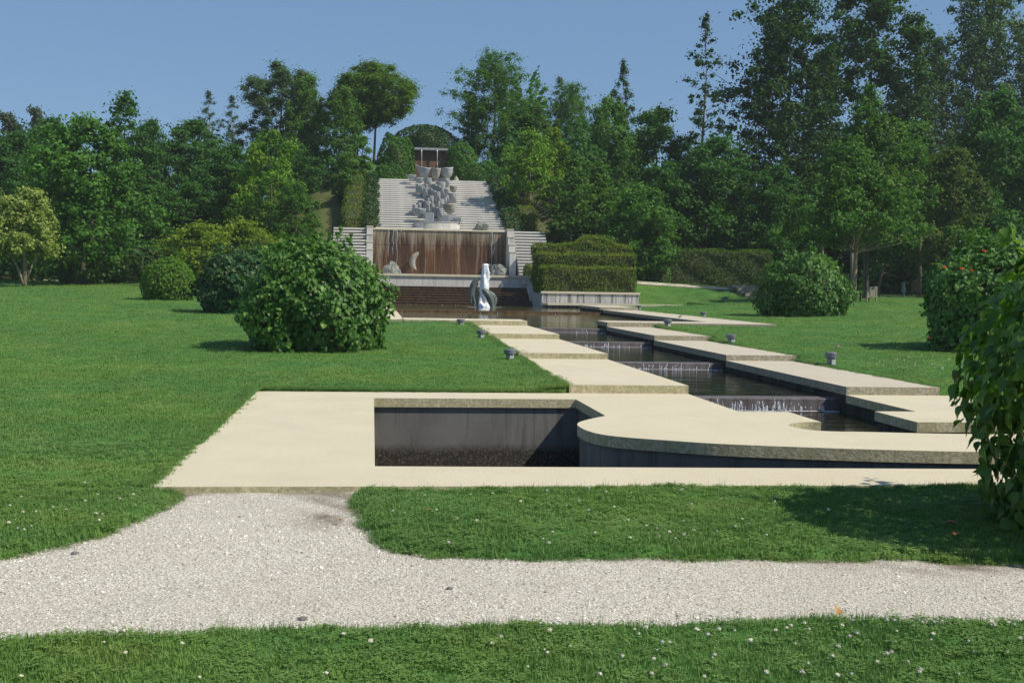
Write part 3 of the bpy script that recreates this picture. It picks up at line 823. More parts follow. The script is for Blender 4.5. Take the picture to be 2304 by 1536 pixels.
# ------------------------------------------------------------------ stone sculpture on the stairs
sc_ = empty('stone_cascade_sculpture', (4.4, 88.0, 7.7), 'grey carved stone cascade of blocks and bowls zigzagging down the middle of the staircase', 'sculpture')
blocks = [(4.12, 90.95, 9.4, 0.49, 0.72), (5.42, 91.25, 9.5, 0.76, 0.57), (5.03, 90.3, 9.18, 0.57, 0.53), (4.57, 89.37, 8.87, 0.34, 0.56), (3.32, 89.24, 8.83, 0.32, 0.6), (3.57, 88.54, 8.59, 0.33, 0.67), (3.87, 89.51, 8.92, 0.37, 0.41), (3.85, 88.0, 8.41, 0.33, 0.7), (4.18, 88.03, 8.42, 0.33, 0.55), (4.41, 87.49, 8.24, 0.33, 0.59), (4.61, 87.09, 8.11, 0.44, 0.62), (4.85, 88.96, 8.73, 0.34, 0.56), (5.1, 88.27, 8.5, 0.33, 0.66), (5.4, 88.3, 8.51, 0.44, 0.48), (5.74, 86.65, 7.96, 0.58, 0.69), (5.33, 86.47, 7.91, 0.33, 0.47), (5.11, 85.77, 7.67, 0.36, 0.54), (4.8, 85.21, 7.48, 0.36, 0.57), (4.56, 84.65, 7.3, 0.32, 0.53), (4.13, 83.83, 7.03, 0.28, 0.56), (4.12, 85.95, 7.73, 0.32, 0.61), (3.85, 85.38, 7.54, 0.32, 0.54), (3.77, 84.45, 7.23, 0.42, 0.57), (3.44, 84.81, 7.35, 0.35, 0.53), (3.2, 84.13, 7.13, 0.32, 0.53), (2.9, 83.46, 6.9, 0.28, 0.63), (4.33, 82.83, 6.69, 0.31, 0.59), (4.6, 82.48, 6.58, 0.35, 0.69), (3.78, 83.03, 6.76, 0.31, 0.42), (3.86, 81.67, 6.31, 0.55, 0.44), (4.97, 81.4, 6.22, 0.48, 0.34), (5.42, 81.56, 6.27, 0.44, 0.31), (5.8, 81.11, 6.12, 0.54, 0.2)]
off = Vector((4.4, 88.0, 7.7))
for i, (x, y, z, w, h) in enumerate(blocks):
    w *= 1.08; h *= 1.05; t_ = h / 2; a_ = w / 2; d = max(w, .5)
    flat = i >= 29
    k = .25 if not flat else 0
    # square top, prow-like front that runs back and down, long tail into the stair
    vs = [(-a_, -d * .25, t_), (0, -d * .55, t_ - .02), (a_, -d * .25, t_), (a_, d * .8, t_), (-a_, d * .8, t_),
          (-a_, -d * .1, -t_ * .5), (0, -d * .1 + k * .3, -t_), (a_, -d * .1, -t_ * .5), (a_, d * .8, -t_ * 1.2), (-a_, d * .8, -t_ * 1.2)]
    fs = [(0, 1, 2, 3, 4), (0, 5, 6, 1), (1, 6, 7, 2), (2, 7, 8, 3), (3, 8, 9, 4), (4, 9, 5, 0), (5, 9, 8, 7, 6)]
    if flat:
        b = MB().box(-a_, a_, -d * .4, d * .5, -t_ * 1.6, t_)
    else:
        b = MB().add(vs, fs)
    o = b.build('block', M['grey_stone'], sc_, bevel=.02)
    o.location = Vector((x, y, z - .05)) - off
    o.rotation_euler = (0, 0, R([-12, 8, -18, 14, -6][i % 5]))
def bowl(x, y, z, w, h, mat, spout=0.0, tilt=0.0):
    r = w / 2 * .92
    h *= .85; prof = [(r * .08, -h * .5), (r * .38, -h * .46), (r * .64, -h * .34), (r * .83, -h * .14), (r * .93, h * .1), (r * 1.0, h * .36), (r * 1.08, h * .5), (r * .98, h * .47), (r * .8, h * .15), (r * .4, -h * .1), (r * .05, -h * .15)]
    def fn(px, py, pz, t):
        lip = max(0, math.cos(t - math.pi)) ** 6 * spout
        k_ = max(0, pz / h)
        wv = 1 + .07 * math.sin(3 * t + x) + .04 * math.sin(7 * t + y)
        return px * wv * (1 + lip * k_ * .8), py * wv, pz + lip * k_ * h * .35 + .03 * math.sin(5 * t) * k_
    b = MB().lathe(prof, n=22, fn=fn)
    o = b.build('bowl', mat, sc_, True)
    o.location = Vector((x, y, z)) - off
    o.rotation_euler = (R(6), R(tilt), 0)
    return o
bowl(4.0, 93.4, 10.33, 1.15, 1.0, M['grey_stone'], .9, 5)
bowl(4.87, 93.1, 10.24, .82, 1.05, M['grey_stone2'], 0, 3)
bowl(5.76, 93.6, 10.38, 1.12, 1.0, M['grey_stone'], .5, -6)
bowl(3.45, 90.96, 9.5, .70, .55, M['grey_stone'], .6, 5)
bowl(5.96, 88.5, 8.7, .60, .60, M['grey_stone2'], 0, 0)
bowl(5.36, 83.0, 6.9, .98, .85, M['grey_stone2'], .1, -6)
bowl(3.21, 82.0, 6.5, .82, .72, M['grey_stone'], .1, 6)
bowl(2.89, 92.2, 9.85, .80, .42, M['grey_stone'], .3, 0)
b = MB().lathe([(.28, -.3), (.2, -.05), (.02, .22)], n=10)
o = b.build('cone_stone', M['grey_stone2'], sc_); o.location = Vector((6.55, 94.3, 10.02)) - off
# low round drum below the sculpture
e = empty('round_basin', (4.38, 81.3, 5.2), 'low rounded cream stone drum at the foot of the carved stone cascade', 'stone drum')
MB().lathe([(1.56, 0), (1.56, .56)], n=48, sy=.62).build('drum', M['white_wall'], e)
MB().lathe([(1.58, .562), (1.60, .60), (1.58, .66)], n=48, sy=.62).build('rim', M['grey_stone'], e)

# rocks
def rock(x, y, z, sx, sy, sz, label, seed, mat=None, name='boulder'):
    bm = bmesh.new(); bmesh.ops.create_icosphere(bm, subdivisions=4, radius=1)
    from mathutils import noise
    for v in bm.verts:
        p = v.co.copy()
        d = 1 + .35 * noise.noise(p * 1.3 + Vector((seed, 0, 0))) + .28 * abs(noise.noise(p * 3.1 + Vector((0, seed, 0)))) + .08 * noise.noise(p * 8)
        if p.z < -.35: p.z = -.35 + (p.z + .35) * .2
        v.co = Vector((p.x * sx, p.y * sy, p.z * sz)) * d
    me = bpy.data.meshes.new(name); bm.to_mesh(me); bm.free(); me.materials.append(mat or M['rock'])
    o = link(name, me, None, (x, y, z)); o.rotation_euler = (0, 0, seed)
    return tag(o, label, 'rock')
rock(1.28, 78.6, 2.38, .62, .5, .55, 'rough grey green boulder at the left foot of the waterfall wall', 1.1)
rock(8.35, 78.3, 2.34, .78, .55, .62, 'broad rough boulder at the right foot of the waterfall wall behind the fountain jet', 4.7)
rock(7.42, 80.45, 5.5, .48, .3, .38, 'grey rock sitting on the rim of the waterfall wall right of the drum', 2.9)

# crescent sculpture on the wall
def crescent(pts, wid, thick, name, mat, parent=None, loc=None, normal=(0, -1, 0)):
    """a curved, hollow-backed blade swept along pts"""
    P = smooth_path(pts, 6); n = len(P); m = 9
    b = MB(); vs = []
    for i, p in enumerate(P):
        t = i / (n - 1)
        w = wid * (math.sin(math.pi * min(1, .08 + t * .92)) ** .7 + .05)
        p = Vector(p)
        d = (Vector(P[min(i + 1, n - 1)]) - Vector(P[max(i - 1, 0)])).normalized()
        nn = Vector(normal); nn = (nn - d * nn.dot(d)).normalized(); sd = d.cross(nn)
        for j in range(m):
            a_ = -1 + 2 * j / (m - 1)
            vs.append(p + sd * w * a_ + nn * (thick * (1 - a_ * a_)))
        for j in range(m - 1, -1, -1):
            a_ = -1 + 2 * j / (m - 1)
            vs.append(p + sd * w * a_ * .9 + nn * (thick * (1 - a_ * a_) - .05))
    k = 2 * m; fs = []
    for i in range(n - 1):
        for j in range(k):
            fs.append((i * k + j, i * k + (j + 1) % k, (i + 1) * k + (j + 1) % k, (i + 1) * k + j))
    fs.append(tuple(range(k))[::-1]); fs.append(tuple((n - 1) * k + j for j in range(k)))
    b.add(vs, fs)
    return b.build(name, mat, parent, True, loc)
o = crescent([(.30, 0, 1.12), (.02, -.05, .85), (-.10, -.08, .5), (-.02, -.05, .2), (.17, 0, 0)], .20, .18, 'crescent_relief', M['grey_stone2'], None, (2.75, 79.72, 2.55))
tag(o, 'curved crescent shaped stone hanging on the rusty waterfall wall', 'sculpture')

# fountain with bronze sculptures
e = empty('fountain_jet', (6.08, 64.6, .36), 'white foaming water jet rising out of the upper pond', 'fountain')
b = MB()
prof = [(.40, -.02), (.36, .08), (.28, .25), (.27, .5), (.25, .8), (.24, 1.2), (.23, 1.6), (.21, 1.95), (.16, 2.2), (.165, 2.33), (.10, 2.39), (.02, 2.41)]
from mathutils import noise as mnoise
def fj(px, py, pz, t):
    k_ = 1 + .38 * mnoise.noise(Vector((px * 6, py * 6, pz * 2.4))) + .15 * math.sin(5 * t + pz * 3)
    return px * k_ + .05 * pz, py * k_, pz
pf = []
for i in range(len(prof) - 1):
    for k in range(4):
        s_ = k / 4; pf.append((prof[i][0] * (1 - s_) + prof[i + 1][0] * s_, prof[i][1] * (1 - s_) + prof[i + 1][1] * s_))
pf.append(prof[-1])
b.lathe(pf, n=22, fn=fj)
b.build('jet', M['foam'], e, True)
b = MB()
for i in range(120):
    a_ = random.uniform(0, 6.28); z_ = random.uniform(.1, 2.45); r_ = .26 - .04 * z_ + abs(random.gauss(0, .06)); q = random.uniform(.01, .03)
    x_, y_ = r_ * math.cos(a_) + .05 * z_, r_ * math.sin(a_)
    b.add([(x_ - q, y_, z_), (x_ + q, y_, z_), (x_, y_ - q, z_ + q * 2.6), (x_, y_ + q, z_ + q * .4)], [(0, 1, 2), (0, 3, 1), (1, 3, 2), (2, 3, 0)])
b.tube([(.2, 0, 1.45), (.34, 0, 1.62), (.42, -.02, 1.72)], [.03, .025, .008], 5)
b.build('spray', M['foam'], e)['kind'] = 'stuff'
b = MB()
for k in range(40):
    a0 = k * 2 * math.pi / 40; a1 = a0 + 2 * math.pi / 40
    r0, r1 = .42, .62 + .14 * math.sin(5 * a0 + 1); r1b = .62 + .14 * math.sin(5 * a1 + 1)
    b.add([(r0 * math.cos(a0), r0 * math.sin(a0), .012), (r1 * math.cos(a0) * 1.5, r1 * math.sin(a0), .006), (r1b * math.cos(a1) * 1.5, r1b * math.sin(a1), .006), (r0 * math.cos(a1), r0 * math.sin(a1), .012)], [(0, 1, 2, 3)])
b.build('foam_ring', M['foam'], e)['kind'] = 'stuff'

e = empty('bronze_leaf_sculpture', (5.48, 64.4, .34), 'tall arching dark bronze blade left of the fountain jet', 'sculpture', 'bronze sculptures round the fountain jet')
crescent([(-.08, .1, .2), (-.08, .05, .75), (.02, 0, 1.2), (.18, -.02, 1.5), (.42, 0, 1.68)], .17, .12, 'outer_blade', M['bronze'], e)
crescent([(.36, .0, -.1), (.22, -.05, .3), (.12, -.05, .8), (.16, 0, 1.2), (.32, .02, 1.32)], .13, -.08, 'inner_blade', M['bronze'], e)
e = empty('bronze_leaf_sculpture', (6.38, 64.2, .34), 'shorter split dark bronze shell in front of the jet on its right', 'sculpture', 'bronze sculptures round the fountain jet')
crescent([(-.38, -.15, 1.02), (-.12, -.22, .75), (.08, -.2, .35), (.16, -.1, -.1)], .20, .15, 'front_shell', M['bronze'], e)
crescent([(-.08, .1, .92), (.18, .05, .7), (.32, .05, .4), (.22, .0, -.05)], .13, .08, 'rear_shell', M['bronze'], e)

# ------------------------------------------------------------------ planter
e = empty('stone_planter', (9.6, 66.45, .475), 'long white stained planter wall under the three tier clipped hedge', 'planter')
xs = np.linspace(0, 5.66, 8)
for i in range(7):
    MB().box(xs[i] + .008, xs[i + 1] - .008, 0, .25, -.6, .70).build('panel', M['panel'], e)
for i in range(4):
    x0, x1 = 5.66 * i / 4, 5.66 * (i + 1) / 4
    MB().box(x0 - (.04 if i == 0 else -.003), x1 + (.06 if i == 3 else -.003), -.06, .34, .703, .82).build('coping', M['coping'], e)
MB().box(-.02, .2, .26, 6.0, -.6, .72).build('side_panel', M['panel'], e)
MB().box(5.45, 5.66, .26, 6.0, -.6, .72).build('side_panel', M['panel'], e)
MB().box(.2, 5.45, .26, 6.0, -.6, .66).build('soil', M['soil'], e)
o = prism([(9.85, 65.7), (17.0, 65.7), (17.0, 66.40), (9.62, 66.40), (9.62, 65.9)], [], .52, .64, 'stone_ledge', [M['slab_top'], M['coping']])
tag(o, 'pale ledge slab running along the foot of the stained planter wall', 'paving slab')

# ------------------------------------------------------------------ foliage engines
def leaf_cards(P, N, size, asp=1.0, tipdown=0.0, rg=rng, fold=.25):
    """folded kite leaves. P positions, N normals -> V, F(tri)"""
    n = len(P)
    N = N / np.maximum(np.linalg.norm(N, axis=1, keepdims=True), 1e-6)
    D = rg.normal(size=(n, 3)); D[:, 2] -= tipdown
    D -= (D * N).sum(1, keepdims=True) * N
    D /= np.maximum(np.linalg.norm(D, axis=1, keepdims=True), 1e-6)
    S = np.cross(N, D)
    s = (size * rg.uniform(.6, 1.3, n))[:, None]
    a = P - D * s * .5
    b = P + S * s * .42 * asp + N * s * fold * .5 - D * s * .05
    c = P + D * s * .6 - N * s * fold * .3
    d = P - S * s * .42 * asp + N * s * fold * .5 - D * s * .05
    V = np.stack([a, b, c, d], 1).reshape(-1, 3)
    k = np.arange(n)[:, None] * 4
    Fa = np.concatenate([k + np.array([[0, 1, 2]]), k + np.array([[0, 2, 3]])], 1).reshape(-1, 3)
    return V, Fa

def prof_at(prof, t):
    return np.interp(t, [p[0] for p in prof], [p[1] for p in prof])

PROF = {
 'round': [(0, .6), (.15, .88), (.4, 1), (.7, .92), (.88, .68), (1, .4)],
 'oval': [(0, .65), (.2, .92), (.45, 1), (.72, .84), (.9, .55), (1, .3)],
 'cone': [(0, .85), (.15, 1), (.45, .75), (.75, .4), (1, .04)],
 'spire': [(0, .9), (.2, 1), (.5, .6), (.8, .25), (1, .02)],
 'umbrella': [(0, .3), (.18, .8), (.4, 1), (.65, .95), (.85, .72), (1, .4)],
 'poplar': [(0, .7), (.25, .95), (.6, 1), (.85, .75), (1, .35)],
 'shrub': [(0, .8), (.3, 1), (.6, .9), (.85, .6), (1, .2)],
}
CROWNS = {}
def crown_mesh(key, H, W, prof, mat, nclump, nleaf, size, seed, clr=None, asp=1.0, up=.35, gap=0.0, lobes=0, lobe_r=.24, start=0.0, shell=.45, branches=0, rise=.2, spacing=.5, soft=.62):
    """crown for a nominal tree of crown height H and width W, base at z=0; returns mesh + clump centres"""
    rg = np.random.default_rng(seed)
    pr = PROF[prof]
    # big limbs carry lobes, lobes carry clumps of leaves
    nl = lobes or 16
    lt = (np.arange(nl) + rg.uniform(.1, .9, nl)) / nl
    lt = lt ** .9
    la = np.arange(nl) * 2.4 + rg.uniform(-.6, .6, nl) + seed
    Rr = prof_at(pr, lt) * W / 2 * rg.uniform(.82, 1.15, nl)
    lr = lobe_r * W * np.clip(prof_at(pr, lt), .42, 1) * rg.uniform(.75, 1.3, nl)
    lc = np.maximum(Rr - lr * .8, 0) * rg.uniform(.75, 1.0, nl)
    LC = np.stack([lc * np.cos(la), lc * np.sin(la), lt * (H - lr * .8) + lr * .15], 1)
    LC[-1, :2] *= .3; LC[-1, 2] = H - lr[-1] * .75
    nc_ = max(4, int(nclump * 1.15 / nl))
    dd = rg.normal(size=(nl, nc_, 3)); dd /= np.linalg.norm(dd, axis=2, keepdims=True)
    C = LC[:, None, :] + dd * (lr[:, None, None] * np.array([1, 1, .85])) * (shell + (1 - shell) * rg.random((nl, nc_, 1)) ** .5)
    C = C.reshape(-1, 3); C = C[(C[:, 2] > 0)]
    cr = clr or lobe_r * W * .46
    if branches:
        # foliage strung along real side branches, tier over tier, with gaps between
        cl = []
        for i in range(branches):
            tb = ((i + rg.uniform(.1, .9)) / branches) ** .92
            an = i * 2.4 + rg.uniform(-.5, .5)
            Lb = float(prof_at(pr, tb)) * W / 2 * rg.uniform(.6, 1.18)
            m_ = max(1, int(Lb / spacing))
            for q in range(m_):
                sq = .22 + .78 * (q + rg.uniform(.3, .9)) / m_
                sp = .16 * Lb * sq
                cl.append((sq * Lb * math.cos(an) + rg.normal() * sp, sq * Lb * math.sin(an) + rg.normal() * sp, tb * (H - cr) + rise * sq * Lb - .12 * sq * sq * Lb + rg.normal() * .08))
        cl += [(rg.normal() * .12, rg.normal() * .12, H - cr * (.6 + .9 * k)) for k in range(3)]
        C = np.array(cl)
    n = len(C)
    crs = cr * rg.uniform(.6, 1.35, n)
    m = nleaf
    d = rg.normal(size=(n, m, 3)); d /= np.linalg.norm(d, axis=2, keepdims=True)
    q = np.abs(rg.normal(size=(n, m, 1))) * soft + .12
    off_ = d * q * crs[:, None, None]; off_[:, :, 2] *= .7
    P = (C[:, None, :] + off_).reshape(-1, 3)
    P[:, 2] -= .07 * np.hypot(P[:, 0], P[:, 1]) * (0 if prof == 'umbrella' or branches else 1)
    N = d * .8 + rg.normal(size=(n, m, 3)) * .45; N[:, :, 2] += up
    N = N.reshape(-1, 3)
    V, Fa = leaf_cards(P, N, size, asp, .4, rg)
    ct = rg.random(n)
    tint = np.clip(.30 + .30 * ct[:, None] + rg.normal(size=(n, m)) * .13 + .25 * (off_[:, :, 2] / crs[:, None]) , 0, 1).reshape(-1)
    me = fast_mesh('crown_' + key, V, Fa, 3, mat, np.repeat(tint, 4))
    CROWNS[key] = (me, C, H, W, pr)
    return CROWNS[key]

def trunk_mesh(H, W, start, C, rad, mat, seed, nb=14, lean=0.0, branch=.35, fork=False):
    """tapered trunk from z=0 to near the top of the crown, limbs towards some clumps"""
    rd = random.Random(seed)
    b = MB()
    hs = [0, .08, .3, .55, .8, .97]
    pts = []
    for t in hs:
        pts.append((lean * t * H + .04 * H * .2 * math.sin(t * 5 + seed), .03 * H * .2 * math.sin(t * 7 + seed * 2), t * H * .86))
    b.tube(pts, [rad * 1.35, rad, rad * .85, rad * .62, rad * .35, rad * .08], 8)
    if fork:
        b.tube([(.0, 0, .02), (-.25 * W * .3, 0, start * .6), (-.25 * W, .1, start + .25 * (H - start))], [rad * .9, rad * .7, rad * .3], 7)
        b.tube([(.0, 0, .02), (.22 * W * .4, 0, start * .7), (.25 * W, -.1, start + .3 * (H - start))], [rad * .8, rad * .65, rad * .3], 7)
    idx = list(range(len(C))); rd.shuffle(idx)
    for i in idx[:nb]:
        c = Vector(C[i]); c.z += start
        z0 = max(start * .85, c.z - branch * math.hypot(c.x, c.y) * 1.6 - .1 * H * .3)
        z0 = min(z0, c.z)
        tz = min(1, z0 / (H * .86))
        px = lean * tz * H; r0 = max(.02, rad * (1 - tz) * .45)
        mid = Vector((px * .5 + c.x * .5, c.y * .5, z0 * .55 + c.z * .45))
        b.tube([(px, 0, min(z0, H * .84)), mid, c], [r0, r0 * .6, r0 * .2], 5, cap=False)
    return b.mesh('trunk', mat, True)

TREES = {}
def tree_kind(key, H, W, start, prof, leafmat, barkmat, nclump, nleaf, size, seed, rad=None, nb=16, **kw):
    tk = {k: kw.pop(k) for k in ('lean', 'branch', 'fork') if k in kw}
    me, C, _, _, _ = crown_mesh(key, H - start, W, prof, leafmat, nclump, nleaf, size, seed, **kw)
    tm = trunk_mesh(H, W, start, C, rad or H * .014, barkmat, seed, nb, **tk)
    TREES[key] = (me, tm, H, W, start)

def plant(name, key, x, y, ztop, w, label, cat='tree', group=None, rz=None, wy=None):
    me, tm, H, W, st = TREES[key]
    g = gz(x, y) - .05
    k = (ztop - g) / H
    s = (w / W) * (1.18 if key in ('darkbroad', 'midbroad', 'maple', 'hornbeam', 'olivetree') else 1.0)
    o = empty(name, (x, y, g), label, cat, group, rz if rz is not None else random.uniform(-.5, .5))
    o.scale = (s, wy or s, k)
    link('trunk', tm, o)
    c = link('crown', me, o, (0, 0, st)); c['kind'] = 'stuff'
    return o

# kinds: nominal sizes near those used
tree_kind('maple', 9.7, 8.2, 1.3, 'oval', F['maple'], M['bark'], 230, 105, .20, 11, up=.3, lobes=26, lobe_r=.17)
tree_kind('darkbroad', 10.5, 8.6, 1.0, 'round', F['dark'], M['bark'], 230, 100, .21, 12, lobes=24, lobe_r=.19)
tree_kind('midbroad', 10.5, 7.6, 1.0, 'oval', F['mid'], M['bark'], 220, 100, .20, 13, lobes=24, lobe_r=.18)
tree_kind('darkcone', 11.5, 6.4, .8, 'cone', F['dark'], M['bark'], 160, 60, .20, 14, branches=60, clr=.55, rise=.5)
tree_kind('bluepine', 11.5, 8.6, .8, 'round', F['blue'], M['bark_red'], 380, 110, .23, 15, asp=.5, up=.9, lobes=30, lobe_r=.15)
tree_kind('thinpine', 13.0, 5.0, 3.0, 'cone', F['blue'], M['bark_red'], 110, 60, .20, 16, asp=.3, up=1.2, branches=44, clr=.32, rise=.75, spacing=.42, nb=44, branch=.5)
tree_kind('umbrella', 8.6, 7.2, 3.5, 'umbrella', F['umbrella'], M['bark_red'], 360, 115, .21, 17, asp=.45, up=1.0, lobes=36, lobe_r=.16, rad=.10, nb=40, branch=.8)
tree_kind('ash', 8.6, 6.2, .8, 'round', F['bright'], M['bark'], 170, 80, .21, 18, asp=.7, lobes=22, lobe_r=.17)
tree_kind('yellowshrub', 3.9, 4.4, .1, 'shrub', F['yellow'], M['bark'], 120, 75, .14, 19, lobes=16)
tree_kind('creamtree', 5.3, 4.4, 1.7, 'round', F['cream'], M['bark_pale'], 210, 90, .15, 20, fork=True, rad=.10, lobes=22, lobe_r=.17)
tree_kind('smallcol', 4.2, 2.9, .1, 'poplar', F['mid'], M['bark'], 80, 70, .15, 21, lobes=12)
tree_kind('hillbig', 10.4, 8.2, .6, 'oval', F['mid'], M['bark'], 160, 60, .20, 23, asp=.5, up=.8, branches=110, clr=.62, rise=.45, spacing=.6)
tree_kind('spiky', 7.5, 5.4, .6, 'cone', F['blue'], M['bark_red'], 120, 60, .22, 24, asp=.2, up=1.6, branches=46, clr=.24, rise=.45, spacing=.3, nb=60, branch=.3)
tree_kind('younglight', 6.9, 5.4, 2.0, 'round', F['bright'], M['bark_pale'], 120, 75, .17, 25, nb=26, fork=True, rad=.08, lobes=18, lobe_r=.17)
tree_kind('yellowtop', 6.8, 3.2, .6, 'oval', F['yellow'], M['bark'], 80, 60, .17, 26, lobes=14)
tree_kind('hornbeam', 7.2, 4.2, .2, 'cone', F['tipped'], M['bark'], 120, 60, .16, 27, branches=70, clr=.42, rise=.5, spacing=.45)
tree_kind('alder', 19.5, 6.6, 4.0, 'cone', F['deep'], M['bark'], 150, 46, .19, 28, branches=40, clr=.42, rise=.35, spacing=.62, nb=70, rad=.17, branch=.12)
tree_kind('talldark', 23, 10.0, 2.0, 'poplar', F['deep'], M['bark'], 400, 74, .25, 29, branches=110, clr=.95, rise=.45, spacing=.85, nb=60, rad=.3)
tree_kind('tallmid', 25, 12.5, 2.0, 'oval', F['deep'], M['bark'], 470, 95, .25, 30, nb=50, rad=.32, lobes=46, lobe_r=.15)
tree_kind('poplar', 29, 8.5, 3.0, 'poplar', F['blue'], M['bark'], 380, 70, .25, 31, branches=130, clr=.88, rise=1.1, spacing=.75, nb=60, rad=.3)
tree_kind('sweetgum', 9.0, 8.6, 3.3, 'cone', F['tipped'], M['bark_pale'], 230, 62, .17, 32, rad=.14, nb=60, branches=64, clr=.42, rise=.16, spacing=.45)
tree_kind('sweetgum2', 13.2, 9.0, 3.3, 'cone', F['tipped'], M['bark'], 300, 62, .18, 33, rad=.18, nb=60, branches=84, clr=.48, rise=.3, spacing=.5)
tree_kind('olivetree', 10, 4.8, 1.2, 'oval', F['olive'], M['bark'], 140, 85, .18, 34, lobes=18)
tree_kind('fartree', 19, 7.5, 2.0, 'oval', F['far'], M['bark'], 130, 60, .36, 35, lobes=14)

